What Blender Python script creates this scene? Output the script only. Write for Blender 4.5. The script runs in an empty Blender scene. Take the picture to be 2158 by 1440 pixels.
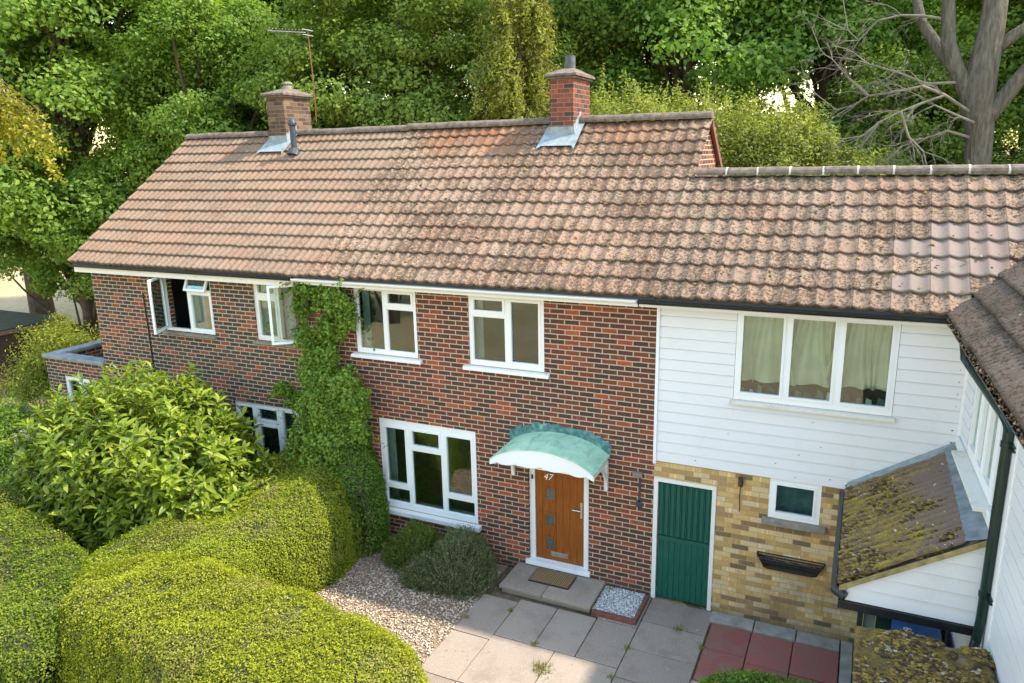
import bpy, math, random
import numpy as np
from mathutils import Matrix, Vector, Quaternion
rad = math.radians
random.seed(7)
RNG = np.random.default_rng(11)
SC = bpy.context.scene
COL = SC.collection

# ------------------------------------------------------------------ camera
cam = bpy.data.objects.new('camera', bpy.data.cameras.new('camera'))
COL.objects.link(cam); SC.camera = cam
cam.data.sensor_width = 36; cam.data.lens = 26.34
cam.data.clip_start = .1; cam.data.clip_end = 3000
_r = Vector((0.90631621, 0.42215949, -0.01929481)); _u = Vector((-0.08446254, 0.22568719, 0.97053149)); _f = Vector((-0.41407367, 0.87797874, -0.24020062))
m = Matrix((( _r.x, _u.x, -_f.x, 2.4306), (_r.y, _u.y, -_f.y, -9.816), (_r.z, _u.z, -_f.z, 6.4138), (0, 0, 0, 1)))
cam.matrix_world = m

# ------------------------------------------------------------------ sky and sun
SUN = Vector((.60, .235, .765)).normalized()
w = bpy.data.worlds.new("World"); SC.world = w; w.use_nodes = True
nt = w.node_tree; nt.nodes.clear()
wo = nt.nodes.new('ShaderNodeOutputWorld'); bg = nt.nodes.new('ShaderNodeBackground'); sk = nt.nodes.new('ShaderNodeTexSky')
sk.sky_type = 'NISHITA'; sk.sun_disc = False
sk.sun_elevation = math.asin(SUN.z); sk.sun_rotation = math.atan2(SUN.x, SUN.y)
sk.air_density = 1.7; sk.dust_density = .8; sk.ozone_density = 1.3
bg.inputs['Strength'].default_value = .15
nt.links.new(sk.outputs[0], bg.inputs[0]); nt.links.new(bg.outputs[0], wo.inputs[0])
sl = bpy.data.lights.new('sun', 'SUN'); sl.energy = 2.0; sl.angle = rad(1.5); sl.color = (1, .945, .86)
so = bpy.data.objects.new('sun', sl); COL.objects.link(so); so.location = (10, 10, 30)
so.rotation_euler = SUN.to_track_quat('Z', 'Y').to_euler()
SC.view_settings.view_transform = 'Standard'; SC.view_settings.look = 'None'
SC.view_settings.exposure = 2.05; SC.view_settings.gamma = 1
SC.view_settings.use_white_balance = True; SC.view_settings.white_balance_temperature = 7150; SC.view_settings.white_balance_tint = 12
SC.cycles.max_bounces = 8; SC.cycles.transparent_max_bounces = 12

# ------------------------------------------------------------------ material helpers
class NT:
    def __init__(s, name, rough=.8, spec=.3):
        s.m = bpy.data.materials.new(name); s.m.use_nodes = True
        s.t = s.m.node_tree; s.t.nodes.clear()
        s.out = s.n('ShaderNodeOutputMaterial'); s.b = s.n('ShaderNodeBsdfPrincipled')
        s.b.inputs['Roughness'].default_value = rough; s.b.inputs['Specular IOR Level'].default_value = spec
        s.l(s.b.outputs[0], s.out.inputs[0])
    def n(s, k, **kw):
        x = s.t.nodes.new(k)
        for a, v in kw.items(): setattr(x, a, v)
        return x
    def l(s, a, b): s.t.links.new(a, b)
    def inp(s, sock, v):
        if hasattr(v, 'is_output'): s.l(v, sock)
        else: sock.default_value = v
    def math(s, op, a, b=0., c=None):
        x = s.n('ShaderNodeMath', operation=op); s.inp(x.inputs[0], a); s.inp(x.inputs[1], b)
        if c is not None: s.inp(x.inputs[2], c)
        return x.outputs[0]
    def pos(s): return s.n('ShaderNodeNewGeometry').outputs['Position']
    def isl(s): return s.n('ShaderNodeNewGeometry').outputs['Random Per Island']
    def sep(s, v):
        x = s.n('ShaderNodeSeparateXYZ'); s.l(v, x.inputs[0]); return x.outputs
    def comb(s, a, b, c=0.):
        x = s.n('ShaderNodeCombineXYZ')
        for i, v in enumerate((a, b, c)): s.inp(x.inputs[i], v)
        return x.outputs[0]
    def noise(s, scale, detail=4, vec=None, rough=.55, dist=0.):
        x = s.n('ShaderNodeTexNoise'); x.inputs['Scale'].default_value = scale; x.inputs['Detail'].default_value = detail
        x.inputs['Roughness'].default_value = rough; x.inputs['Distortion'].default_value = dist
        s.l(vec if vec is not None else s.pos(), x.inputs['Vector']); return x.outputs['Fac']
    def white(s, vec):
        x = s.n('ShaderNodeTexWhiteNoise', noise_dimensions='3D'); s.l(vec, x.inputs['Vector']); return x.outputs['Value']
    def vor(s, scale, vec=None, feat='F1'):
        x = s.n('ShaderNodeTexVoronoi', feature=feat); x.inputs['Scale'].default_value = scale
        s.l(vec if vec is not None else s.pos(), x.inputs['Vector']); return x
    def ramp(s, fac, stops, const=False):
        x = s.n('ShaderNodeValToRGB'); cr = x.color_ramp
        if const: cr.interpolation = 'CONSTANT'
        while len(cr.elements) < len(stops): cr.elements.new(.5)
        for e, (p, c) in zip(cr.elements, stops):
            e.position = p; e.color = (*c, 1) if len(c) == 3 else c
        s.inp(x.inputs[0], fac); return x.outputs[0]
    def mix(s, fac, a, b, mode='MIX'):
        x = s.n('ShaderNodeMix', data_type='RGBA', blend_type=mode)
        s.inp(x.inputs[0], fac)
        for i, v in ((6, a), (7, b)):
            if hasattr(v, 'is_output'): s.l(v, x.inputs[i])
            else: x.inputs[i].default_value = (*v, 1)
        return x.outputs[2]
    def smooth(s, v, lo, hi):
        x = s.n('ShaderNodeMapRange', interpolation_type='SMOOTHSTEP'); s.inp(x.inputs[0], v)
        x.inputs[1].default_value = lo; x.inputs[2].default_value = hi; return x.outputs[0]
    def color(s, c):
        if hasattr(c, 'is_output'): s.l(c, s.b.inputs['Base Color'])
        else: s.b.inputs['Base Color'].default_value = (*c, 1)
        return s
    def bump(s, h, strength=.5, dist=.01):
        x = s.n('ShaderNodeBump'); x.inputs['Strength'].default_value = strength; x.inputs['Distance'].default_value = dist
        s.l(h, x.inputs['Height']); s.l(x.outputs[0], s.b.inputs['Normal']); return s

def brick_mat(name, stops, mortar, bw=.225, bh=.075, joint=.010, stain=.35, efflo=None, rough=.9, mix_in=.25):
    k = NT(name, rough, .2)
    X, Y, Z = k.sep(k.pos())
    wob = k.math('MULTIPLY', k.math('SUBTRACT', k.noise(9, 2), .5), .012)
    u = k.math('ADD', k.math('ADD', X, Y), wob); z = k.math('ADD', Z, k.math('MULTIPLY', k.math('SUBTRACT', k.noise(7, 2), .5), .010))
    zr = k.math('DIVIDE', z, bh); row = k.math('FLOOR', zr)
    off = k.math('MULTIPLY', k.math('MODULO', k.math('ADD', row, 100.), 2.), .5)
    off = k.math('ADD', off, k.math('MULTIPLY', k.white(k.comb(row, 3.3)), .06))
    ur = k.math('ADD', k.math('DIVIDE', u, bw), off); colm = k.math('FLOOR', ur)
    fu = k.math('FRACT', ur); fz = k.math('FRACT', zr)
    du = k.math('MULTIPLY', k.math('SUBTRACT', .5, k.math('ABSOLUTE', k.math('SUBTRACT', fu, .5))), bw)
    dz = k.math('MULTIPLY', k.math('SUBTRACT', .5, k.math('ABSOLUTE', k.math('SUBTRACT', fz, .5))), bh)
    d = k.math('MINIMUM', du, dz)
    mask = k.smooth(d, joint*.45, joint*.45+.003)
    rnd = k.white(k.comb(colm, row, 0.7))
    # patches of brick share a kiln colour
    big = k.noise(1.1, 3)
    rv = k.math('ADD', k.math('MULTIPLY', rnd, 1-mix_in), k.math('MULTIPLY', big, mix_in))
    c = k.ramp(rv, stops)
    grain = k.noise(70, 4, rough=.7)
    c = k.mix(1., c, k.ramp(grain, [(.25, (.62, .62, .62)), (.75, (1.35, 1.35, 1.35))]), 'MULTIPLY')
    along = k.noise(1, 2, vec=k.comb(k.math('MULTIPLY', u, 22.), k.math('MULTIPLY', row, 7.3), 0.))
    c = k.mix(k.smooth(along, .52, .75), c, k.mix(1., c, (1.7, 1.25, 1.1), 'MULTIPLY'))
    st = k.smooth(k.noise(.9, 5, rough=.65), .5, .72)
    c = k.mix(k.math('MULTIPLY', st, stain), c, (.07, .055, .045))
    mc = k.mix(k.noise(30, 3), tuple(v*.7 for v in mortar), mortar)
    mc = k.mix(k.math('MULTIPLY', st, stain*1.3), mc, (.10, .08, .06))
    c = k.mix(mask, mc, c)
    # damp, grimy lowest courses
    low = k.smooth(k.math('ADD', Z, k.math('MULTIPLY', k.noise(3, 3), .35)), .16, .42)
    c = k.mix(low, k.mix(.55, c, (.07, .06, .045)), c)
    k.color(c); k.bump(k.math('ADD', mask, k.math('MULTIPLY', grain, .35)), .55, .006)
    return k.m

def leaf_mat(name, cols, var=.5, transl=.35, rough=.55, scale=.7, spec=.25, tan=0.):
    """cols: dark, mid, light leaf colours"""
    k = NT(name, rough, spec)
    r = k.isl(); nz = k.noise(scale, 3)
    v = k.math('ADD', k.math('MULTIPLY', r, var), k.math('MULTIPLY', nz, 1-var))
    c = k.ramp(v, [(.12, cols[0]), (.5, cols[1]), (.85, cols[2])] + ([(1., cols[3])] if len(cols) > 3 else []))
    if tan: c = k.mix(k.math('MULTIPLY', k.math('MULTIPLY', k.smooth(k.noise(1.15, 5, rough=.7), .50, .64), k.smooth(k.isl(), .25, .6)), tan), c, (.30, .245, .10))
    k.color(c)
    tr = k.n('ShaderNodeBsdfTranslucent'); k.l(k.mix(1., c, (1.25, 1.3, .6), 'MULTIPLY'), tr.inputs[0])
    ms = k.n('ShaderNodeMixShader'); ms.inputs[0].default_value = transl
    k.l(k.b.outputs[0], ms.inputs[1]); k.l(tr.outputs[0], ms.inputs[2]); k.l(ms.outputs[0], k.out.inputs[0])
    return k.m

def plain(name, c, rough=.6, nscale=12, amt=.25, spec=.4, metallic=0, bump=0):
    k = NT(name, rough, spec); k.b.inputs['Metallic'].default_value = metallic
    nz = k.noise(nscale, 4)
    k.color(k.mix(k.ramp(nz, [(.3, (0, 0, 0)), (.75, (1, 1, 1))]), tuple(v*(1-amt) for v in c), tuple(min(1, v*(1+amt*.5)) for v in c)))
    if bump: k.bump(k.noise(nscale*4, 3), bump, .004)
    return k.m

def painted(name, c, dirt=(.25, .2, .13), rough=.45, amount=.35):
    k = NT(name, rough, .4)
    nz = k.noise(2.2, 6, rough=.7); fine = k.noise(38, 3)
    f = k.math('MULTIPLY', k.smooth(k.math('ADD', k.math('MULTIPLY', nz, .7), k.math('MULTIPLY', fine, .3)), .52, .78), amount)
    base = k.mix(k.noise(.8, 2), c, tuple(v*.9 for v in c))
    k.color(k.mix(f, base, dirt)); k.bump(fine, .12, .002)
    return k.m

def tile_mat(name, base, lichen, amount, stain_pts=(), jitter=.3):
    k = NT(name, .88, .2)
    uv = k.n('ShaderNodeUVMap').outputs[0]; U, V, _ = k.sep(uv)
    tid = k.white(k.comb(k.math('FLOOR', U), k.math('FLOOR', V), .5))
    tid2 = k.white(k.comb(k.math('FLOOR', U), k.math('FLOOR', V), 9.5))
    c = k.mix(tid, tuple(v*(1-jitter) for v in base), tuple(v*(1+jitter*.6) for v in base))
    c = k.mix(k.math('MULTIPLY', k.smooth(k.noise(1.3, 3), .4, .7), .5), c, tuple(v*x for v, x in zip(base, (1.12, .88, .78))))
    c = k.mix(1., c, k.ramp(k.noise(120, 4, rough=.8), [(.3, (.72, .72, .72)), (.7, (1.28, 1.28, 1.28))]), 'MULTIPLY')
    # pale and dark lichen, moss crumbs: own shapes
    n1 = k.noise(24, 5, rough=.75, dist=.5); n2 = k.noise(30, 3, rough=.65); bigp = k.noise(.75, 3)
    th = k.math('ADD', k.math('MULTIPLY', bigp, .30), k.math('MULTIPLY', tid2, .05))
    a = k.math('ADD', n1, k.math('SUBTRACT', th, .175))
    m1 = k.smooth(a, .60-amount*.12, .66-amount*.12)
    c = k.mix(k.math('MULTIPLY', m1, min(1, .35+amount*.5)), c, lichen)
    m2 = k.smooth(n2, .63-amount*.05, .68)
    c = k.mix(k.math('MULTIPLY', m2, amount), c, tuple(v*.45 for v in lichen))
    m3 = k.smooth(k.noise(33, 3, rough=.6), .70, .74)
    c = k.mix(k.math('MULTIPLY', m3, amount*.7), c, (.55, .45, .3))
    for (sx, sy, sz, sr, sc_, sa) in stain_pts:
        vm = k.n('ShaderNodeVectorMath', operation='DISTANCE'); k.l(k.pos(), vm.inputs[0]); vm.inputs[1].default_value = (sx, sy, sz)
        dd = k.math('ADD', vm.outputs['Value'], k.math('MULTIPLY', k.noise(2.5, 4), sr*.9))
        f = k.math('SUBTRACT', 1., k.smooth(dd, sr*.7, sr*1.35))
        c = k.mix(k.math('MULTIPLY', k.math('MULTIPLY', f, k.smooth(k.noise(14, 3), .3, .6)), sa), c, sc_)
    # course noses: lap shadow and lichen put into the colour; grime along tile sides
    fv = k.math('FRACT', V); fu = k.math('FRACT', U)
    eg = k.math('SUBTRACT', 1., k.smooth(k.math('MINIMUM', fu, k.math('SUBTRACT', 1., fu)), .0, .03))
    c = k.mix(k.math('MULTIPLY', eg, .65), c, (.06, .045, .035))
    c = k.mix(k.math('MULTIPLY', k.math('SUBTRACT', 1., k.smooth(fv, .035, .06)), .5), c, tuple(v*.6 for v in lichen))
    k.color(c); k.bump(k.math('ADD', k.math('MULTIPLY', n1, .5), n2), .5, .008)
    return k.m

M = {}
M['brick_left'] = brick_mat('dark mixed brick', [(.0, (.045, .040, .036)), (.40, (.062, .048, .040)), (.58, (.088, .056, .042)), (.70, (.13, .055, .036)), (.82, (.24, .07, .036)), (.97, (.30, .10, .05))], (.52, .40, .29), joint=.015, stain=.30)
M['brick_mid'] = brick_mat('red mixed brick', [(.0, (.055, .038, .032)), (.26, (.078, .042, .033)), (.40, (.11, .043, .031)), (.60, (.145, .048, .032)), (.74, (.20, .056, .034)), (.86, (.32, .075, .034)), (.97, (.38, .13, .06))], (.50, .385, .28), joint=.0155, stain=.10)
M['brick_yellow'] = brick_mat('yellow stock brick', [(.0, (.10, .075, .05)), (.14, (.20, .135, .07)), (.30, (.38, .245, .105)), (.55, (.52, .335, .13)), (.7, (.60, .43, .21)), (.85, (.55, .42, .25)), (1., (.70, .58, .40))], (.48, .36, .21), joint=.006, stain=.35, mix_in=.2)
M['brick_chimney'] = brick_mat('weathered tan chimney brick', [(.0, (.05, .034, .030)), (.4, (.09, .056, .042)), (.7, (.13, .088, .058)), (1., (.19, .14, .09))], (.22, .16, .11), joint=.008, stain=.3)
M['brick_stack'] = brick_mat('sooty red stack brick', [(.0, (.045, .036, .034)), (.28, (.07, .042, .036)), (.45, (.13, .045, .032)), (.7, (.19, .058, .038)), (1., (.25, .085, .052))], (.26, .17, .12), joint=.010, stain=.35)
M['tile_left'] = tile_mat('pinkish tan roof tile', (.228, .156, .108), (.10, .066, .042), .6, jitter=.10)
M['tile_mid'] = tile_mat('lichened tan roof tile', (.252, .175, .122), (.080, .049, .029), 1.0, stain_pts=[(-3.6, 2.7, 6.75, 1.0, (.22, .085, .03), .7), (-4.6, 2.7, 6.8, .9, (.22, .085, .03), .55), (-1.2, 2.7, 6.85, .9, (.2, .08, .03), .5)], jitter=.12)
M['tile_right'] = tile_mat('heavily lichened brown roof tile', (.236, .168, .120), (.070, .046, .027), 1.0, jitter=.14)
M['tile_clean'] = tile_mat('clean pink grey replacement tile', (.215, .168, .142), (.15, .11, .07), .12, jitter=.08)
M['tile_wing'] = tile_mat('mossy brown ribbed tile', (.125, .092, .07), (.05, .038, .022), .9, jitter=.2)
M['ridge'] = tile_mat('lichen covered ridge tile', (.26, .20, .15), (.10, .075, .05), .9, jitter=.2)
M['mortar'] = plain('pale mortar', (.5, .45, .38), .9, 20, .25)
M['white_frame'] = painted('white window frame', (.80, .81, .82), amount=.18)
M['white_old'] = painted('flaking white paint', (.74, .73, .70), (.22, .19, .14), .6, .75)
M['board'] = painted('white weatherboard', (.72, .735, .765), (.40, .39, .33), .35, .30)
M['sill_dirty'] = painted('lichen spotted white sill', (.70, .67, .60), (.30, .24, .15), .7, .95)
M['concrete'] = plain('grey concrete', (.34, .32, .275), .9, 6, .35, bump=.3)
M['stone_sill'] = plain('weathered stone sill', (.24, .215, .17), .9, 9, .35, bump=.3)
M['lead'] = plain('grey blue lead flashing', (.19, .225, .25), .55, 7, .45, bump=.2)
M['lead_pale'] = plain('pale lead flashing', (.24, .29, .31), .6, 9, .35, bump=.2)
M['black_plastic'] = plain('black gutter plastic', (.018, .02, .022), .4, 20, .4)
M['green_pipe'] = plain('very dark green pipe paint', (.010, .030, .026), .3, 8, .3)
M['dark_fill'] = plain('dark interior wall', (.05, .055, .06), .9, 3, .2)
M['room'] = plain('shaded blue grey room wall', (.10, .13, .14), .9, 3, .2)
M['steel'] = plain('brushed steel', (.6, .58, .54), .35, 30, .15, metallic=.9)
M['black_iron'] = plain('black wrought iron', (.02, .02, .022), .5, 30, .4)
M['rust'] = plain('rusty mast', (.22, .085, .04), .8, 14, .5)
M['alu'] = plain('dull aluminium', (.5, .5, .5), .5, 14, .2, metallic=.6)
M['coping'] = plain('grey stone coping', (.28, .30, .31), .85, 5, .35, bump=.2)
M['felt'] = plain('dark roofing felt', (.05, .06, .065), .8, 3, .5)
M['fence'] = plain('dark brown fence board', (.045, .024, .018), .85, 5, .4)
M['shed'] = plain('dark brown shed board', (.05, .032, .022), .85, 5, .4)
M['bark'] = plain('dark brown bark', (.09, .065, .045), .95, 6, .5, bump=.8)
M['bark_grey'] = None
M['curtain_cream'] = plain('cream curtain cloth', (.74, .68, .54), .9, 3, .2, spec=.1)
M['curtain_grey'] = plain('grey net curtain', (.33, .37, .39), .9, 6, .2, spec=.1)
M['curtain_white'] = plain('pale net curtain', (.55, .58, .58), .9, 6, .2, spec=.1)
M['curtain_blue'] = plain('blue grey curtain', (.13, .22, .27), .9, 8, .3, spec=.1)
M['bin_blue'] = plain('blue bin plastic', (.02, .12, .36), .4, 4, .3)
M['bin_green'] = plain('green bin plastic', (.02, .16, .06), .4, 4, .3)
M['white_paint'] = plain('white paint', (.8, .8, .8), .5, 9, .1)
M['terracotta'] = plain('red brown edging brick', (.20, .075, .055), .9, 12, .4, bump=.3)
M['clutter'] = plain('dark clutter', (.10, .17, .19), .7, 20, .6)

def glass_mat():
    k = NT('window glass', .02, .5)
    tr = k.n('ShaderNodeBsdfTransparent'); tr.inputs[0].default_value = (.80, .88, .86, 1)
    gl = k.n('ShaderNodeBsdfGlossy'); gl.inputs['Roughness'].default_value = .015; gl.inputs[0].default_value = (.95, 1, .98, 1)
    fr = k.n('ShaderNodeFresnel'); fr.inputs[0].default_value = 1.5
    f = k.math('ADD', k.math('MULTIPLY', fr.outputs[0], .8), .03)
    ms = k.n('ShaderNodeMixShader'); k.l(f, ms.inputs[0]); k.l(tr.outputs[0], ms.inputs[1]); k.l(gl.outputs[0], ms.inputs[2]); k.l(ms.outputs[0], k.out.inputs[0])
    return k.m
M['glass'] = glass_mat()

def copper():
    k = NT('verdigris copper', .6, .3)
    n = k.noise(3, 5, rough=.65)
    c = k.mix(k.smooth(n, .3, .7), (.27, .50, .35), (.44, .69, .50))
    X, Y, Z = k.sep(k.pos())
    st = k.noise(1, 4, vec=k.comb(k.math('MULTIPLY', X, 8.), k.math('MULTIPLY', Y, 2.), k.math('MULTIPLY', Z, 3.)))
    c = k.mix(k.math('MULTIPLY', k.smooth(st, .56, .72), .5), c, (.10, .24, .20))
    c = k.mix(k.math('MULTIPLY', k.smooth(k.noise(26, 3), .66, .7), .7), c, (.09, .13, .10))
    k.color(c); k.bump(n, .2, .01); return k.m
M['copper'] = copper()
def copper_dark():
    k = NT('dark green flashing', .6, .3)
    n = k.noise(9, 5, rough=.7)
    k.color(k.ramp(n, [(.3, (.02, .06, .075)), (.52, (.08, .20, .19)), (.7, (.20, .40, .34))])); k.bump(n, .5, .01); return k.m
M['copper_dark'] = copper_dark()
def door_wood():
    k = NT('orange brown oak grain door', .45, .3)
    X, Y, Z = k.sep(k.pos())
    n = k.noise(1, 4, vec=k.comb(k.math('MULTIPLY', X, 55.), Y, k.math('MULTIPLY', Z, 4.)), dist=.8)
    k.color(k.ramp(n, [(.3, (.19, .052, .008)), (.55, (.26, .075, .011)), (.75, (.33, .11, .022))])); k.bump(n, .15, .003); return k.m
M['door_wood'] = door_wood()
def green_door():
    k = NT('bottle green painted boards', .45, .35)
    X, Y, Z = k.sep(k.pos())
    n = k.noise(1, 4, vec=k.comb(k.math('MULTIPLY', X, 30.), Y, k.math('MULTIPLY', Z, 5.)))
    c = k.ramp(n, [(.3, (.002, .065, .047)), (.7, (.004, .10, .070))])
    c = k.mix(k.math('MULTIPLY', k.smooth(k.noise(60, 3), .7, .74), .6), c, (.25, .3, .25))
    k.color(c); k.bump(n, .15, .003); return k.m
M['green_door'] = green_door()
def mossy(name, base, dist=1.):
    k = NT(name, .95, .1)
    n = k.noise(9, 6, rough=.75, dist=.4); f = k.noise(38, 4, rough=.8)
    v = k.math('ADD', k.math('MULTIPLY', n, .55), k.math('MULTIPLY', f, .45))
    c = k.ramp(v, [(.34, (.06, .045, .035)), (.45, base), (.54, (.22, .15, .045)), (.64, (.38, .26, .045)), (.74, (.30, .23, .12))])
    g = k.smooth(k.noise(3.2, 4, rough=.6), .56, .66)
    c = k.mix(k.math('MULTIPLY', g, .5*dist), c, (.30, .23, .19))
    c = k.mix(k.smooth(k.noise(24, 2, rough=.3), .73, .76), c, (.55, .48, .46))
    k.color(c); k.bump(k.math('ADD', n, f), .9, .03); return k.m
M['moss_roof'] = mossy('brown sheet with ochre moss', (.12, .085, .06))
M['moss_slab'] = mossy('slab thick with ochre moss', (.15, .10, .045), 1.2)
def corr():
    k = NT('brown corrugated sheet with moss', .9, .15)
    X, Y, Z = k.sep(k.pos())
    n = k.noise(1, 5, rough=.7, vec=k.comb(k.math('MULTIPLY', X, 5.), k.math('MULTIPLY', Y, 12.), k.math('MULTIPLY', Z, 5.)))
    f = k.noise(38, 4, rough=.8)
    n = k.math('ADD', n, k.math('MULTIPLY', k.math('COSINE', k.math('MULTIPLY', k.math('SUBTRACT', Y, -.03), -2*math.pi/.1284)), .05))  # mossy ribs, with crest-to-trough shading put into the colour
    away = k.smooth(k.math('ADD', X, k.math('MULTIPLY', k.noise(2.5, 3), .9)), 3.45, 3.9)
    v = k.math('ADD', k.math('MULTIPLY', n, .5), k.math('MULTIPLY', f, .5))
    c = k.ramp(v, [(.36, (.05, .035, .027)), (.47, (.15, .10, .068)), (.55, (.24, .165, .035)), (.68, (.36, .26, .04)), (.8, (.30, .24, .15))])
    c = k.mix(away, c, k.mix(f, (.12, .085, .07), (.22, .16, .13)))
    c = k.mix(k.smooth(k.noise(26, 2, rough=.3), .73, .76), c, (.5, .45, .42))
    k.color(c); k.bump(f, .5, .012); return k.m
M['corrugated'] = corr()
def bark_grey():
    k = NT('pale grey ridged bark', .95, .1)
    X, Y, Z = k.sep(k.pos())
    n = k.noise(1, 5, rough=.7, vec=k.comb(k.math('MULTIPLY', X, 16.), k.math('MULTIPLY', Y, 16.), k.math('MULTIPLY', Z, 3.)))
    k.color(k.mix(k.noise(1.2, 3), k.ramp(n, [(.34, (.045, .038, .03)), (.48, (.13, .115, .09)), (.66, (.25, .23, .185))]), (.12, .11, .088))); k.bump(n, 1., .09); return k.m
M['bark_grey'] = bark_grey()
M['twig'] = plain('grey dead twig', (.20, .175, .14), .9, 5, .3)
def paving():
    k = NT('paving slab', .9, .2)
    r = k.isl(); n = k.noise(2.2, 5, rough=.65); f = k.noise(55, 3, rough=.8)
    c = k.mix(r, (.265, .213, .168), (.345, .285, .226))
    c = k.mix(k.math('MULTIPLY', k.smooth(n, .45, .7), .5), c, (.19, .152, .118))
    c = k.mix(k.smooth(k.noise(7, 4), .64, .72), c, (.34, .30, .25))
    c = k.mix(k.math('MULTIPLY', k.smooth(k.noise(35, 2), .74, .77), .6), c, (.05, .045, .03))
    c = k.mix(1., c, k.ramp(f, [(.3, (.75, .75, .75)), (.7, (1.22, 1.22, 1.22))]), 'MULTIPLY')
    k.color(c); k.bump(k.math('ADD', f, n), .3, .004); return k.m
M['paving'] = paving()
def redpav():
    k = NT('red paving slab', .9, .2)
    r = k.isl(); n = k.noise(2.5, 5, rough=.65); f = k.noise(55, 3, rough=.8)
    c = k.mix(r, (.26, .085, .068), (.34, .12, .098)); c = k.mix(k.smooth(n, .42, .68), c, (.24, .13, .10))
    c = k.mix(k.math('MULTIPLY', k.smooth(k.noise(30, 2), .72, .75), .6), c, (.04, .03, .02))
    c = k.mix(1., c, k.ramp(f, [(.3, (.8, .8, .8)), (.7, (1.2, 1.2, 1.2))]), 'MULTIPLY')
    k.color(c); k.bump(f, .3, .004); return k.m
M['paving_red'] = redpav()
def ground():
    k = NT('dry grass ground', .95, .1)
    n = k.noise(.12, 5, rough=.6); f = k.noise(3, 6, rough=.7); g = k.noise(38, 4, rough=.8)
    c = k.mix(k.smooth(n, .42, .62), (.42, .31, .19), (.33, .26, .13))
    c = k.mix(k.math('MULTIPLY', k.smooth(f, .5, .66), .45), c, (.22, .19, .08))
    c = k.mix(1., c, k.ramp(g, [(.3, (.7, .7, .7)), (.7, (1.25, 1.25, 1.25))]), 'MULTIPLY')
    k.color(c); k.bump(g, .5, .03); return k.m
M['ground'] = ground()
def soil():
    k = NT('garden soil', .95, .1)
    f = k.noise(6, 6, rough=.75); g = k.noise(60, 4, rough=.8)
    c = k.mix(k.smooth(f, .35, .65), (.12, .08, .05), (.20, .14, .09)); c = k.mix(1., c, k.ramp(g, [(.3, (.6, .6, .6)), (.7, (1.3, 1.3, 1.3))]), 'MULTIPLY')
    k.color(c); k.bump(g, .6, .02); return k.m
M['soil'] = soil()
def stones(name, cols, drift=None):
    k = NT(name, .85, .25); c = k.ramp(k.isl(), cols)
    if drift:
        X, Y, Z = k.sep(k.pos()); d = k.smooth(k.math('ADD', k.math('ADD', X, k.math('MULTIPLY', Y, -.9)), k.math('MULTIPLY', k.noise(1.6, 4), 1.6)), -3.3, -1.7)
        c = k.mix(d, k.mix(.62, c, drift), c)
    k.color(c); return k.m
M['gravel'] = stones('mixed tan gravel', [(0, (.20, .13, .085)), (.25, (.40, .28, .18)), (.5, (.58, .45, .31)), (.75, (.66, .55, .41)), (1, (.80, .74, .62))], (.20, .13, .095))
M['gravel_base'] = plain('gravel dust', (.27, .19, .13), .95, 30, .5, bump=.8)
M['gravel_white'] = stones('white gravel', [(0, (.22, .21, .20)), (.3, (.5, .5, .48)), (.6, (.7, .7, .68)), (1, (.85, .85, .83))])
M['gravel_white_base'] = plain('white gravel base', (.42, .41, .39), .95, 40, .6, bump=.6)
def mat_coir():
    k = NT('woven coir mat', .95, .1)
    X, Y, Z = k.sep(k.pos())
    a = k.math('SINE', k.math('MULTIPLY', k.math('ADD', X, k.math('MULTIPLY', Y, 1.0)), 95.))
    b = k.math('SINE', k.math('MULTIPLY', k.math('SUBTRACT', X, k.math('MULTIPLY', Y, 1.0)), 95.))
    v = k.math('MULTIPLY', a, b)
    c = k.mix(k.smooth(v, -.35, .3), (.09, .055, .03), (.36, .23, .12)); c = k.mix(1., c, k.ramp(k.noise(150, 3), [(.3, (.6, .6, .6)), (.7, (1.3, 1.3, 1.3))]), 'MULTIPLY')
    k.color(c); k.bump(v, .5, .004); return k.m
M['coir'] = mat_coir()
M['rubber'] = plain('black rubber edge', (.02, .02, .02), .7, 20, .3)

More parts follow.
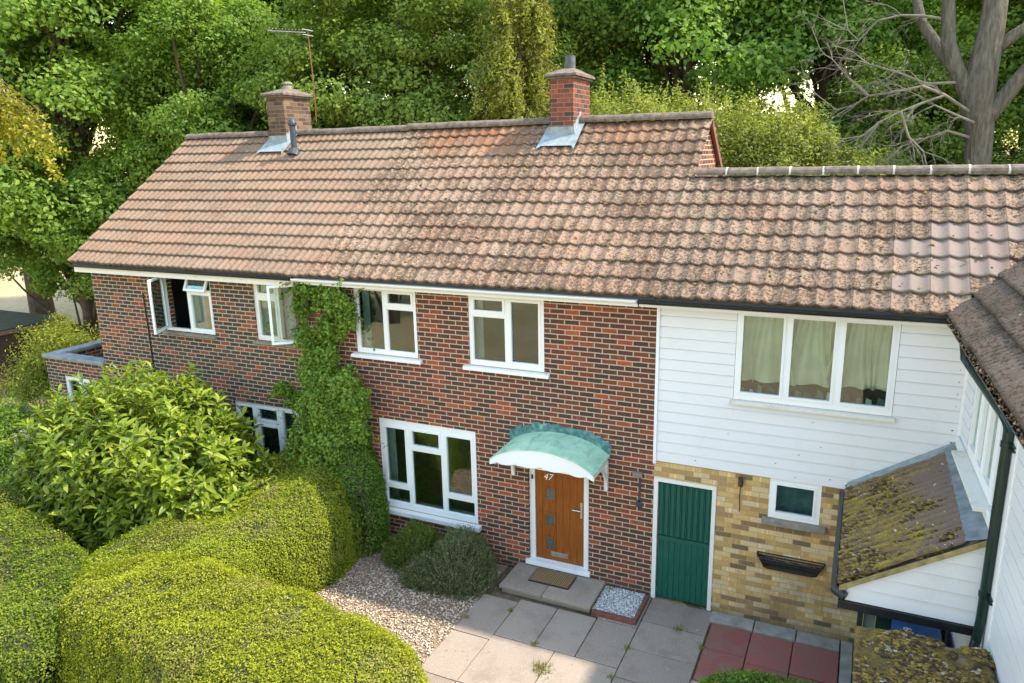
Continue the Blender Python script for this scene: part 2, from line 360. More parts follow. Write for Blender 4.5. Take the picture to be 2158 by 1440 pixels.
# ------------------------------------------------------------------ mesh helpers
def tag(o, label=None, cat=None, group=None, kind=None):
    if label: o['label'] = label
    if cat: o['category'] = cat
    if group: o['group'] = group
    if kind: o['kind'] = kind
    return o
def empty(name, loc, label, cat, group=None):
    o = bpy.data.objects.new(name, None); COL.objects.link(o); o.location = loc; o.empty_display_size = .2
    return tag(o, label, cat, group)
def root_loc(p):
    l = Vector((0, 0, 0))
    while p is not None: l += p.location; p = p.parent
    return l
def link(name, me, parent, loc=None):
    o = bpy.data.objects.new(name, me); COL.objects.link(o)
    if parent is not None: o.parent = parent
    elif loc is not None: o.location = loc
    return o
def npmesh(name, V, Fq, mats, parent=None, uv=None, midx=None, smooth=False, loc=None):
    """V (n,3) world coords, Fq (m,k) faces of equal size"""
    V = np.asarray(V, dtype=np.float32); Fq = np.asarray(Fq, dtype=np.int32)
    off = root_loc(parent) if parent is not None else (Vector(loc) if loc is not None else Vector((0, 0, 0)))
    V = V - np.array(off, dtype=np.float32)
    me = bpy.data.meshes.new(name); k = Fq.shape[1]
    me.vertices.add(len(V)); me.vertices.foreach_set('co', V.ravel())
    me.loops.add(Fq.size); me.loops.foreach_set('vertex_index', Fq.ravel())
    me.polygons.add(len(Fq)); me.polygons.foreach_set('loop_start', np.arange(0, Fq.size, k, dtype=np.int32))
    me.polygons.foreach_set('loop_total', np.full(len(Fq), k, dtype=np.int32))
    if midx is not None: me.polygons.foreach_set('material_index', np.asarray(midx, dtype=np.int32))
    if smooth: me.polygons.foreach_set('use_smooth', np.ones(len(Fq), dtype=bool))
    if uv is not None:
        ul = me.uv_layers.new(name='UVMap'); ul.data.foreach_set('uv', np.asarray(uv, dtype=np.float32)[Fq.ravel()].ravel())
    for mm in (mats if isinstance(mats, (list, tuple)) else [mats]): me.materials.append(mm)
    me.update(calc_edges=True); me.validate()
    return link(name, me, parent, loc)

class Fr:
    """local frame: u along, v outward, z up"""
    def __init__(s, o=(0, 0, 0), U=(1, 0, 0), Nn=(0, -1, 0)):
        s.o = Vector(o); s.U = Vector(U).normalized(); s.N = Vector(Nn).normalized()
    def p(s, u, v, z): return tuple(s.o + s.U*u + s.N*v + Vector((0, 0, z)))
FAC = Fr()
WIDE = Fr()
TH = rad(2.0)
WO = Vector((3.68, 0, 0))
WU = Vector((math.sin(TH), -math.cos(TH), 0)); WN = Vector((-math.cos(TH), -math.sin(TH), 0))
WING = Fr(WO, WU, WN)       # u runs towards the camera from the inner corner, v out (to -x)

class MB:
    def __init__(s): s.v = []; s.f = []; s.mi = []; s.cur = 0
    def mat(s, i): s.cur = i; return s
    def face(s, pts):
        b = len(s.v); s.v += [tuple(p) for p in pts]; s.f.append(tuple(range(b, b+len(pts)))); s.mi.append(s.cur); return s
    def hexa(s, P):
        b = len(s.v); s.v += [tuple(p) for p in P]
        for q in ((0, 3, 2, 1), (4, 5, 6, 7), (0, 1, 5, 4), (1, 2, 6, 5), (2, 3, 7, 6), (3, 0, 4, 7)):
            s.f.append(tuple(b+i for i in q)); s.mi.append(s.cur)
        return s
    def box(s, F, u0, u1, v0, v1, z0, z1):
        return s.hexa([F.p(u0, v0, z0), F.p(u1, v0, z0), F.p(u1, v1, z0), F.p(u0, v1, z0), F.p(u0, v0, z1), F.p(u1, v0, z1), F.p(u1, v1, z1), F.p(u0, v1, z1)])
    def panel(s, F, u0, u1, z0, z1, holes, vf, vb):
        us = sorted({u0, u1, *[h[0] for h in holes], *[h[1] for h in holes]}); zs = sorted({z0, z1, *[h[2] for h in holes], *[h[3] for h in holes]})
        us = [u for u in us if u0 <= u <= u1]; zs = [z for z in zs if z0 <= z <= z1]
        def solid(i, j):
            if i < 0 or j < 0 or i >= len(us)-1 or j >= len(zs)-1: return False
            cu = (us[i]+us[i+1])/2; cz = (zs[j]+zs[j+1])/2
            return not any(h[0] < cu < h[1] and h[2] < cz < h[3] for h in holes)
        for i in range(len(us)-1):
            for j in range(len(zs)-1):
                if not solid(i, j): continue
                a, b, c, d = us[i], us[i+1], zs[j], zs[j+1]
                s.face([F.p(a, vf, c), F.p(b, vf, c), F.p(b, vf, d), F.p(a, vf, d)])
                s.face([F.p(a, vb, d), F.p(b, vb, d), F.p(b, vb, c), F.p(a, vb, c)])
                if not solid(i-1, j): s.face([F.p(a, vb, c), F.p(a, vf, c), F.p(a, vf, d), F.p(a, vb, d)])
                if not solid(i+1, j): s.face([F.p(b, vf, c), F.p(b, vb, c), F.p(b, vb, d), F.p(b, vf, d)])
                if not solid(i, j-1): s.face([F.p(a, vb, c), F.p(b, vb, c), F.p(b, vf, c), F.p(a, vf, c)])
                if not solid(i, j+1): s.face([F.p(a, vf, d), F.p(b, vf, d), F.p(b, vb, d), F.p(a, vb, d)])
        return s
    def tube(s, pts, rads, n=8, cap=True):
        pts = [Vector(p) for p in pts]
        if not hasattr(rads, '__len__'): rads = [rads]*len(pts)
        b = len(s.v); ref = Vector((.31, .17, .93))
        for i, p in enumerate(pts):
            d = (pts[min(i+1, len(pts)-1)] - pts[max(i-1, 0)])
            d = d.normalized() if d.length > 1e-9 else Vector((0, 0, 1))
            if abs(d.dot(ref)) > .98: ref = Vector((1, 0, 0))
            a = d.cross(ref).normalized(); c = d.cross(a)
            for k in range(n):
                t = 2*math.pi*k/n; s.v.append(tuple(p + (a*math.cos(t)+c*math.sin(t))*rads[i]))
        for i in range(len(pts)-1):
            for k in range(n):
                s.f.append((b+i*n+k, b+i*n+(k+1) % n, b+(i+1)*n+(k+1) % n, b+(i+1)*n+k)); s.mi.append(s.cur)
        if cap:
            s.f.append(tuple(b+k for k in range(n))[::-1]); s.mi.append(s.cur)
            s.f.append(tuple(b+(len(pts)-1)*n+k for k in range(n))); s.mi.append(s.cur)
        return s
    def prism(s, loop, vec):
        """extrude a closed loop of 3d points by vec"""
        n = len(loop); b = len(s.v); vec = Vector(vec)
        s.v += [tuple(p) for p in loop] + [tuple(Vector(p)+vec) for p in loop]
        s.f.append(tuple(range(b, b+n))[::-1]); s.f.append(tuple(range(b+n, b+2*n))); s.mi += [s.cur]*2
        for i in range(n): s.f.append((b+i, b+(i+1) % n, b+n+(i+1) % n, b+n+i)); s.mi.append(s.cur)
        return s
    def build(s, name, mats, parent=None, smooth=False, bevel=0, loc=None, fix=True):
        off = root_loc(parent) if parent is not None else (Vector(loc) if loc is not None else Vector((0, 0, 0)))
        me = bpy.data.meshes.new(name)
        me.from_pydata([tuple(Vector(v)-off) for v in s.v], [], s.f)
        for mm in (mats if isinstance(mats, (list, tuple)) else [mats]): me.materials.append(mm)
        me.polygons.foreach_set('material_index', s.mi)
        if smooth: me.polygons.foreach_set('use_smooth', [True]*len(s.f))
        me.update()
        o = link(name, me, parent, loc)
        if fix:
            import bmesh
            bm = bmesh.new(); bm.from_mesh(me)
            bmesh.ops.recalc_face_normals(bm, faces=bm.faces); bm.to_mesh(me); bm.free()
        if bevel:
            md = o.modifiers.new('bevel', 'BEVEL'); md.width = bevel; md.segments = 2; md.limit_method = 'ANGLE'; md.angle_limit = rad(40)
        return o

def text_mesh(txt, size, depth, origin, xdir, ydir, name, mat, parent, shear=0.):
    cu = bpy.data.curves.new(name, 'FONT'); cu.body = txt; cu.size = size; cu.extrude = depth; cu.shear = shear
    to = bpy.data.objects.new(name, cu); COL.objects.link(to)
    bpy.context.view_layer.update()
    me = bpy.data.meshes.new_from_object(to.evaluated_get(bpy.context.evaluated_depsgraph_get()))
    bpy.data.objects.remove(to); bpy.data.curves.remove(cu)
    x = Vector(xdir).normalized(); y = Vector(ydir).normalized(); z = x.cross(y)
    mt = Matrix(((x.x, y.x, z.x, origin[0]), (x.y, y.y, z.y, origin[1]), (x.z, y.z, z.z, origin[2]), (0, 0, 0, 1)))
    me.transform(mt); me.transform(Matrix.Translation(-root_loc(parent)) if parent is not None else Matrix())
    me.materials.clear(); me.materials.append(mat)
    return link(name, me, parent)

# smooth pseudo noise on numpy points
_nd = np.random.default_rng(3)
_K = _nd.normal(size=(10, 3)); _K /= np.linalg.norm(_K, axis=1)[:, None]; _PH = _nd.uniform(0, 6.28, 10); _FQ = _nd.uniform(.6, 1.7, 10)
def snoise(P, f=1.):
    return np.sin((P @ _K.T)*_FQ*f*3 + _PH).mean(axis=1)*1.8

# ------------------------------------------------------------------ ground
def sheet(name, x0, x1, y0, y1, z, mat, n=1):
    mb = MB(); mb.face([(x0, y0, z), (x1, y0, z), (x1, y1, z), (x0, y1, z)])
    return tag(mb.build(name, mat), kind='structure')
def big_ground():
    # one sheet, gently rising far away on the left
    xs = np.concatenate([-np.geomspace(1500, 30, 14), np.linspace(-25, 25, 21), np.geomspace(30, 1500, 14)])
    ys = np.concatenate([-np.geomspace(1500, 30, 14), np.linspace(-25, 25, 21), np.geomspace(30, 1500, 14)])
    X, Y = np.meshgrid(xs, ys); Z = np.full_like(X, -.06)
    V = np.stack([X.ravel(), Y.ravel(), Z.ravel()], 1); n = len(xs)
    i, j = np.meshgrid(np.arange(n-1), np.arange(len(ys)-1)); b = (j*n+i).ravel()
    tag(npmesh('ground', V, np.stack([b, b+1, b+n+1, b+n], 1), M['ground']), kind='structure')
big_ground()
sheet('garden_soil', -14, 3.7, -7.5, .02, -.045, M['soil'])

# paving slabs: individually laid, merged into two sheets of slabs
def slabs(name, rects, mat, z=0.0):
    mb = MB()
    for (x0, x1, y0, y1) in rects:
        dz = random.uniform(-.004, .004); tl = random.uniform(-.005, .005); g = .007
        mb.hexa([(x0+g, y0+g, z-.05), (x1-g, y0+g, z-.05), (x1-g, y1-g, z-.05), (x0+g, y1-g, z-.05),
                 (x0+g, y0+g, z+dz), (x1-g, y0+g, z+dz+tl), (x1-g, y1-g, z+dz), (x0+g, y1-g, z+dz-tl)])
    return tag(mb.build(name, mat, bevel=.004), kind='structure')
sl_ = []
for a, b in ((-2.33, -1.75), (-1.75, -1.155), (-1.155, -.56), (-.56, .03)):
    sl_.append((a, b, -1.74, -.82) if a > -2.3 else (a, b, -1.86, -.9))
for a, b in ((-2.33, -1.76), (-1.76, -.84), (-.84, .03)):
    sl_.append((a, b, -2.78, -1.86 if a < -2 else -1.74))
    sl_.append((a, b, -3.7, -2.78)); sl_.append((a, b, -4.6, -3.7)); sl_.append((a, b, -5.5, -4.6))
sl_ += [(.03, .93, -.62, -.02), (.03, .93, -1.28, -.62), (.03, .93, -1.9, -1.28), (.03, .93, -2.5, -1.9), (.03, .93, -3.2, -2.5), (.03, .93, -3.9, -3.2), (.03, .93, -4.6, -3.9), (.03, .93, -5.4, -4.6)]
sl_ += [(-.56, .03, -.82, -.02), (.93, 1.5, -2.1, -1.58), (1.5, 2.6, -2.1, -1.58)]
slabs('paving', sl_, M['paving'])
slabs('red_paving', [(.95, 1.49, -.88, -.27), (1.49, 2.03, -.98, -.27), (2.03, 2.6, -.98, -.27), (.95, 1.49, -1.57, -.88), (1.49, 2.03, -1.57, -.98), (2.03, 2.6, -1.57, -.98)], M['paving_red'])
slabs('concrete_edging', [(.9, 1.5, -.265, -.0), (1.5, 2.05, -.265, -.0), (2.05, 2.6, -.265, -.0), (2.605, 2.76, -1.6, -.0)], M['concrete'], z=.012)
tag(MB().box(WIDE, 2.77, 3.68, .0, 6, -.05, -.01).build('porch_floor', M['concrete']), kind='structure')

# gravel of real stones
def gravel(name, poly_fn, bounds, n, size, mat, z, seed, parent=None):
    r = np.random.default_rng(seed)
    x = r.uniform(bounds[0], bounds[1], n*2); y = r.uniform(bounds[2], bounds[3], n*2)
    keep = poly_fn(x, y); x = x[keep][:n]; y = y[keep][:n]; n = len(x)
    s = r.uniform(.55, 1.35, n)*size
    base = np.array([[1, 0, 0], [-1, 0, 0], [0, 1, 0], [0, -1, 0], [0, 0, 1], [0, 0, -1]], float)
    V = base[None]*np.stack([s, s*r.uniform(.6, 1, n), s*r.uniform(.35, .7, n)], 1)[:, None, :]
    V = V + r.normal(size=V.shape)*s[:, None, None]*.22
    a = r.uniform(0, 6.28, n); ca, sa = np.cos(a)[:, None], np.sin(a)[:, None]
    Vx = V[..., 0]*ca - V[..., 1]*sa; Vy = V[..., 0]*sa + V[..., 1]*ca
    zz = z + r.uniform(0, size*.5, n)[:, None]
    V = np.stack([Vx+x[:, None], Vy+y[:, None], V[..., 2]+zz], -1).reshape(-1, 3)
    tri = np.array([[0, 2, 4], [2, 1, 4], [1, 3, 4], [3, 0, 4], [2, 0, 5], [1, 2, 5], [3, 1, 5], [0, 3, 5]])
    Fq = (tri[None] + (np.arange(n)*6)[:, None, None]).reshape(-1, 3)
    return npmesh(name, V, Fq, mat, parent)
sheet('gravel_bed', -5.3, -2.33, -3.6, -.02, -.022, M['gravel_base'])
tag(gravel('gravel', lambda x, y: (x < -2.34+.03*np.sin(y*9)), (-5.3, -2.3, -3.7, -.2), 15000, .016, M['gravel'], -.012, 5), 'pale tan gravel between the hedge and the paving', 'gravel', kind='stuff')

def lumps(name, parent, pts, size, mat, seed, flat=.55):
    r = np.random.default_rng(seed); n = len(pts); sz = r.uniform(.35, 1.3, n)**1.5*size
    th = np.linspace(0, 2*np.pi, 7)[:-1]; ring = np.stack([np.cos(th), np.sin(th), np.zeros(6)], 1); ring2 = ring*.72+[0, 0, .55]; base = np.concatenate([ring, ring2, [[0, 0, .85]]])
    V = base[None]*sz[:, None, None]*np.array([1., 1., flat*1.6])*r.uniform(.7, 1.25, (n, 13, 1))
    V = V*np.stack([r.uniform(.8, 1.9, n), r.uniform(.7, 1.1, n), np.ones(n)], 1)[:, None, :]
    V = (V+pts[:, None, :]).reshape(-1, 3); f = []
    for k in range(6): f += [[k, (k+1) % 6, 6+(k+1) % 6], [k, 6+(k+1) % 6, 6+k], [6+k, 6+(k+1) % 6, 12]]
    o = npmesh(name, V, (np.array(f)[None]+(np.arange(n)*13)[:, None, None]).reshape(-1, 3), mat, parent, smooth=True); o['kind'] = 'stuff'; return o
def moss_cushion():
    k = NT('moss cushions', .95, .1); f = k.noise(90, 3, rough=.8)
    c = k.ramp(k.isl(), [(0, (.05, .035, .025)), (.35, (.10, .066, .035)), (.6, (.17, .11, .035)), (.82, (.26, .175, .035)), (.95, (.32, .22, .045)), (.985, (.30, .25, .21)), (1, (.48, .41, .37))])
    k.color(k.mix(1., c, k.ramp(f, [(.3, (.6, .6, .6)), (.7, (1.3, 1.3, 1.3))]), 'MULTIPLY')); return k.m
M['moss_cushion'] = moss_cushion()
def litter(name, label, n, bounds, z, seed, mat, size=.022):
    r = np.random.default_rng(seed); P = np.stack([r.uniform(bounds[0], bounds[1], n), r.uniform(bounds[2], bounds[3], n), np.full(n, z)+r.uniform(0, .008, n)], 1)
    Nn = np.array([0, 0, 1.])+r.normal(size=(n, 3))*.25; t = r.normal(size=(n, 3)); Nn /= np.linalg.norm(Nn, axis=1)[:, None]; A = np.cross(Nn, t); A /= np.linalg.norm(A, axis=1)[:, None]; B = np.cross(Nn, A); s_ = (size*r.uniform(.4, 1.4, n))[:, None]
    V = np.stack([P-A*s_*.5, P+B*s_*.25, P+A*s_*.5, P-B*s_*.25], 1).reshape(-1, 3)
    tag(npmesh(name, V, np.arange(4*n).reshape(-1, 4), mat), label, 'leaf litter', kind='stuff')
M['litter'] = stones('fallen leaf bits', [(0, (.10, .06, .03)), (.4, (.24, .14, .06)), (.7, (.34, .27, .08)), (1, (.45, .36, .16))])
litter('leaf_litter', 'brown and yellow leaf bits scattered over the gravel', 900, (-5.2, -2.4, -3.4, -.3), .012, 71, M['litter'])
litter('leaf_litter', 'few yellow leaf bits scattered over the paving slabs', 110, (-2.2, 2.6, -2.6, -.8), .008, 72, M['litter'])
# ------------------------------------------------------------------ roofs
PITCH = rad(35.5)
def tile_roof(name, parent, O, U, S, Nn, L, nc, gauge, period, amp, mat, per_tile=2, seg=10, sharp=True, thick=.029, keep=None, clean=None, seed=0, sag=.008):
    r = np.random.default_rng(seed)
    O = np.array(O, float); U = np.array(U, float); S = np.array(S, float); Nn = np.array(Nn, float)
    nu = int(round(L/period*seg))+1; u = np.linspace(0, L, nu)
    ph = u/period
    prof = amp*(1-np.abs(np.sin(np.pi*ph))**1.15) if sharp else amp*(.5+.5*np.cos(2*np.pi*ph))
    ti = np.floor(u/(period*per_tile)-1e-6).astype(int)
    Vs, Fs, UV, MI = [], [], [], []; base = 0
    for c in range(nc):
        nt_ = ti.max()+2
        jh = r.normal(0, .0022, nt_)[ti]; js = (r.normal(0, .004, nt_)-(r.uniform(0, 1, nt_) < .02)*.022)[ti]
        s0 = c*gauge + js; s1 = (c+1)*gauge + .012
        sg = sag*snoise(np.stack([(O[0]+u*U[0]+.6*u*U[1])*.35, np.full(nu, c*.12), np.zeros(nu)], 1))
        rows = [(s0+.004, prof+jh-.014, .02), (s0, prof+jh+thick*.9, .03), (s0+gauge*.12, prof+jh+thick*.93, .15), (np.full(nu, s1), prof*.96+jh*.4, .99)]
        for (s_, h, fv) in rows:
            P = O + u[:, None]*U + np.asarray(s_)[:, None]*S + (h+sg)[:, None]*Nn
            Vs.append(P); UV.append(np.stack([u/(period*per_tile), np.full(nu, c+fv)], 1))
        for k in range(3):
            a = base+k*nu+np.arange(nu-1); Fs.append(np.stack([a, a+1, a+nu+1, a+nu], 1))
            if clean is not None: MI.append(np.array([1 if (c, int(t)) in clean else 0 for t in ti[1:]]))
            else: MI.append(np.zeros(nu-1, int))
        base += 4*nu
    V = np.concatenate(Vs); Fq = np.concatenate(Fs); UVv = np.concatenate(UV); MI = np.concatenate(MI)
    if keep is not None:
        cen = V[Fq].mean(axis=1); kk = keep(cen); Fq = Fq[kk]; MI = MI[kk]
    return npmesh(name, V, Fq, mat, parent, uv=UVv, midx=MI)
def roof_base(mb, pts_eave_ridge, drop):   # a thin deck under the tiles
    mb.prism(pts_eave_ridge, drop)

SP = math.cos(PITCH); CP = math.sin(PITCH)
def ridge_run(parent, p0, p1, r0, mat, gap=.45, mortar_joints=False, seed=1, lift=0.):
    p0 = Vector(p0); p1 = Vector(p1); L = (p1-p0).length; n = max(1, int(round(L/gap))); d = (p1-p0)/n; rnd = random.Random(seed)
    mb = MB(); side = Vector((0, 0, 1)).cross(d).normalized(); up = Vector((0, 0, 1))
    for i in range(n):
        a = p0+d*i; b = a+d*.985; dz = rnd.uniform(-.006, .006)
        for (q0, q1, rr, mi) in ((a, b, r0, 0),) + (((b-d*.03, b+d*.03, r0*1.03, 1),) if mortar_joints else ()):
            mb.mat(mi); bb = len(mb.v); K = 9
            for q in (q0, q1):
                for k in range(K+1):
                    t = math.pi*(-.08+1.16*k/K); mb.v.append(tuple(q + side*math.cos(t)*rr + up*(math.sin(t)*rr*.78+dz+lift)))
            for k in range(K): mb.f.append((bb+k, bb+k+1, bb+K+2+k, bb+K+1+k)); mb.mi.append(mb.cur)
            for e in (0, K+1):
                mb.f.append(tuple(bb+e+k for k in range(K+1))); mb.mi.append(mb.cur)
    o = mb.build('ridge', [mat, M['mortar']], parent, fix=True)
    return o
M['ridge_solid'] = plain('lichen covered ridge', (.17, .13, .10), .95, 11, .55, bump=.6)

EY, EZ = -.34, 4.585          # eave line of the front slope
S_F = (0, math.cos(PITCH), math.sin(PITCH)); N_F = (0, -math.sin(PITCH), math.cos(PITCH))
S_B = (0, -math.cos(PITCH), math.sin(PITCH)); N_B = (0, math.sin(PITCH), math.cos(PITCH))
def zroof(y): return EZ + (y-EY)*math.tan(PITCH)
RY, RZ = 2.95, zroof(2.95)
GAB = 2*RY - .0
# ------------------------------------------------------------------ window builder
def fold_sheet(F, u0, u1, z0, z1, v, depth=.025, waves=9, nz=6, gather=0., seed=0, splay=0.):
    r = random.Random(seed); V = []; nu = waves*6; ph = r.uniform(0, 6)
    for j in range(nz+1):
        t = j/nz
        for i in range(nu+1):
            s = i/nu; w_ = (u1-u0)*(1-gather*math.sin(math.pi*min(1, t*1.1))*.5)
            uu = u0 + s*w_ + splay*(1-t)*(s-.5) + (splay*.5)*math.sin(s*9+seed*2)*(1-t)**1.5
            V.append(F.p(uu, v+depth*math.sin(s*waves*6.283+ph+math.sin(t*3+s*5)*.6)*(1-.3*t) + .01*math.sin(s*31), z0+(z1-z0)*t))
    n = nu+1; i, j = np.meshgrid(np.arange(nu), np.arange(nz)); b = (j*n+i).ravel()
    return np.array(V), np.stack([b, b+1, b+n+1, b+n], 1)
def window(parent, F, u0, u1, z0, z1, cells, sill=None, sillmat='white_frame', fmat='white_frame', recess=.035, label=None, header=0, sash=.036):
    mb = MB(); holes = [c[:4] for c in cells]
    mb.panel(F, u0, u1, z0, z1, holes, -recess, -recess-.07)
    gl = MB(); 
    for c in cells:
        a, b, c0, c1 = c[:4]; kind = c[4] if len(c) > 4 else 's'
        if kind == 'o': continue
        if kind == 's':
            mb.panel(F, a, b, c0, c1, [(a+sash, b-sash, c0+sash, c1-sash)], -recess+.010, -recess-.05); m_ = sash
        else: mb.panel(F, a, b, c0, c1, [(a+.012, b-.012, c0+.012, c1-.012)], -recess-.012, -recess-.05); m_ = .012
        v = -recess-.028
        gl.box(F, a+m_, b-m_, v-.004, v, c0+m_, c1-m_)
    wd = mb.build('window', M[fmat], parent, bevel=.003)
    if label: wd['label'] = label
    if gl.v: gl.build('pane', M['glass'], wd)
    if sill:
        sx, sv, sh = sill
        s_ = MB(); zt = z0
        s_.hexa([F.p(u0-sx, -.09, zt-sh), F.p(u1+sx, -.09, zt-sh), F.p(u1+sx, sv, zt-sh-.005), F.p(u0-sx, sv, zt-sh-.005),
                 F.p(u0-sx, -.09, zt+.004), F.p(u1+sx, -.09, zt+.004), F.p(u1+sx, sv, zt-.022), F.p(u0-sx, sv, zt-.022)])
        s_.build('sill', M[sillmat], wd, bevel=.004)
    return wd
def sash_leaf(parent, F, hinge_u, hinge_z, wdt, hgt, ang, axis='v', side=1, vh=-.02, name='casement'):
    """open casement: axis 'v' hinged on a vertical side, 'h' hinged on top"""
    mb = MB(); c, s_ = math.cos(ang), math.sin(ang)
    if axis == 'v':
        U = F.U*side*c + F.N*s_; Nn = F.N*c - F.U*side*s_
        o = Vector(F.p(hinge_u, vh, 0)); G = Fr(o, U, Nn); G.U = U; G.N = Nn
        mb.panel(G, 0, wdt, hinge_z, hinge_z+hgt, [(.042, wdt-.042, hinge_z+.042, hinge_z+hgt-.042)], .018, -.022)
        mb.mat(1).box(G, .04, wdt-.04, -.004, 0., hinge_z+.04, hinge_z+hgt-.04)
    else:
        class G2:
            def p(self, u, v, z): # z from 0 down
                zz = z*c + v*s_ ; vv = -z*s_ + v*c
                return F.p(hinge_u+u, vh+vv, hinge_z+zz)
        G = G2()
        mb.panel(G, 0, wdt, -hgt, 0, [(.04, wdt-.04, -hgt+.04, -.04)], .018, -.022)
        mb.mat(1).box(G, .038, wdt-.038, -.004, 0., -hgt+.038, -.038)
    return mb.build(name, [M['white_frame'], M['glass']], parent, bevel=.002)
def curtain(wd, F, u0, u1, z0, z1, v, mat, **kw):
    V, Fq = fold_sheet(F, u0, u1, z0, z1, v, **kw)
    return npmesh('curtain', V, Fq, M[mat], wd, smooth=True)

# ------------------------------------------------------------------ HOUSE LEFT
D0, D1 = -.25, 2*RY+.25
ZT = 4.74
def gable(F, y0, y1, zb, yr, zr, thick, mb):
    loop = [(F, y0, zb), (F, y1, zb), (F, y1, zroof(y0) if False else zb+.0)]
h1 = empty('brick_house', (-8.5, 0, 0), 'dark brick end house with two open upstairs windows and a flue pipe on its roof', 'house')
PARTY = -5.63
W1 = (-9.50, -8.22, 3.32, 4.42); W2 = (-7.22, -6.02, 3.32, 4.42); LW = (-7.95, -6.42, .6, 2.1)
mb = MB()
mb.panel(FAC, -11.40, PARTY, -.1, ZT, [W1, W2, LW], 0, -.26)
BK = Fr((0, 2*RY, 0), (1, 0, 0), (0, 1, 0))
mb.panel(BK, -11.40, PARTY, -.1, ZT, [], 0, -.26)
def gable_prism(mb, x, dx, zb=-.1, ins=.0):
    zt = zroof(0)-.03; mb.prism([(x, .001, zb), (x, 2*RY-.001, zb), (x, 2*RY-.001, zt), (x, RY, RZ-.03), (x, .001, zt)], (dx, 0, 0))
gable_prism(mb, -11.40, .25)
gable_prism(mb, PARTY-.12, .118)
mb.build('wall', M['brick_left'], h1)
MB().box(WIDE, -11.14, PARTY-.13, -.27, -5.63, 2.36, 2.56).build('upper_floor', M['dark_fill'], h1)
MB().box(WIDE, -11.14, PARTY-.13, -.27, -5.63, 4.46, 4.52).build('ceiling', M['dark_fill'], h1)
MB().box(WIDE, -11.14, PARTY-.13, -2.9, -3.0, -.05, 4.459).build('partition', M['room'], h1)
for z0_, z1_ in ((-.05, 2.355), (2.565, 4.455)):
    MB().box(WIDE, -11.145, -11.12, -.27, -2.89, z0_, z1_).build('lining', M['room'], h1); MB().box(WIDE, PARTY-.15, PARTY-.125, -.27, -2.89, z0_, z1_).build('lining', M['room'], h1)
NC = 13; GA = ((RY-EY)/SP)/NC
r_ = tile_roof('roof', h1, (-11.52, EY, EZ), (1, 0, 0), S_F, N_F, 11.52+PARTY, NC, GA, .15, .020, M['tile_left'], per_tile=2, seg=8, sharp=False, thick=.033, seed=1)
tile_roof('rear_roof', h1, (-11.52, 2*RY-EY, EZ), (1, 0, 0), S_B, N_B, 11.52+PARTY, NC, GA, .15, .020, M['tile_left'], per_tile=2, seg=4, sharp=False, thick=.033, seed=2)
rdg = ridge_run(h1, (-11.54, RY, RZ+.015), (PARTY, RY, RZ+.015), .115, M['ridge_solid'])
# roof deck and verge
def deck(parent, x0, x1, mat='dark_fill'):
    mb = MB()
    a = (x0, EY+.03, zroof(EY+.03)-.012); b = (x0, RY, RZ-.012); c = (x0, 2*RY-EY-.03, a[2])
    mb.prism([a, b, c, (x0, c[1], c[2]-.05), (x0, RY, RZ-.06), (x0, a[1], a[2]-.05)], (x1-x0, 0, 0))
    return mb.build('roof_deck', M[mat], parent)
deck(h1, -11.47, PARTY)
def gutter(parent, F, u0, u1, z, v, mat, fascia='white_old', fz0=None, r=.055, name='gutter', fas=True):
    mb = MB(); K = 8; bb = 0
    prof = [(v + r + r*math.cos(math.pi + math.pi*k/K), z + r*math.sin(math.pi + math.pi*k/K)) for k in range(K+1)]
    prof2 = [(v + r + (r-.006)*math.cos(math.pi + math.pi*k/K), z + (r-.006)*math.sin(math.pi + math.pi*k/K)) for k in range(K+1)][::-1]
    loop = [F.p(u0, a, b) for a, b in prof+prof2]
    mb.prism(loop, F.U*(u1-u0))
    o = mb.build(name, M[mat], parent)
    for uu in np.arange(u0+.4, u1, .95):
        mb2 = None
    if fas:
        MB().box(F, u0, u1, v-.035, v-.003, (fz0 if fz0 else z-.16), z+.03).build('fascia', M[fascia], parent)
        MB().box(F, u0, u1, .005, v-.03, (fz0 if fz0 else z-.16)+.004, (fz0 if fz0 else z-.16)+.016).build('soffit', M[fascia], parent)
    return o
gutter(h1, FAC, -11.5, PARTY-.42, 4.545, .26, 'black_plastic')
w1 = window(h1, FAC, *W1, [(-9.45, -8.86, 3.37, 4.37, 'o'), (-8.80, -8.27, 3.37, 4.08), (-8.80, -8.27, 4.14, 4.37, 'o')], sill=(.03, .07, .05), sillmat='stone_sill', label='upstairs window with its left casement and small top light open')
sash_leaf(w1, FAC, -9.45, 3.37, .60, 1.0, rad(62), side=1)
sash_leaf(w1, FAC, -8.80, 4.37, .53, .26, rad(24), axis='h', name='top_light')
curtain(w1, FAC, -8.95, -8.58, 3.3, 4.42, -.17, 'curtain_grey', waves=4, gather=.15)
curtain(w1, FAC, -8.36, -8.22, 3.3, 4.42, -.17, 'curtain_grey', waves=2)
w2 = window(h1, FAC, *W2, [(-7.16, -6.72, 3.37, 4.08), (-7.16, -6.72, 4.14, 4.37), (-6.66, -6.08, 3.37, 4.37, 'o')], sill=(.05, .07, .05), sillmat='stone_sill', fmat='white_old', label='upstairs window with its right casement swung wide open')
sash_leaf(w2, FAC, -6.08, 3.37, .60, 1.02, rad(38), side=-1)
curtain(w2, FAC, -7.2, -6.98, 3.3, 4.42, -.17, 'curtain_white', waves=3)
curtain(w2, FAC, -6.70, -6.5, 3.3, 4.42, -.2, 'curtain_grey', waves=3)
lw = window(h1, FAC, *LW, [(-7.90, -7.50, .66, 2.04), (-7.44, -6.93, .66, 1.70), (-7.44, -6.93, 1.76, 2.04), (-6.87, -6.47, .66, 2.04)], sill=(.04, .07, .05), label='downstairs window with blue grey curtains')
curtain(lw, FAC, -7.92, -6.44, .55, 2.1, -.16, 'curtain_blue', waves=16)
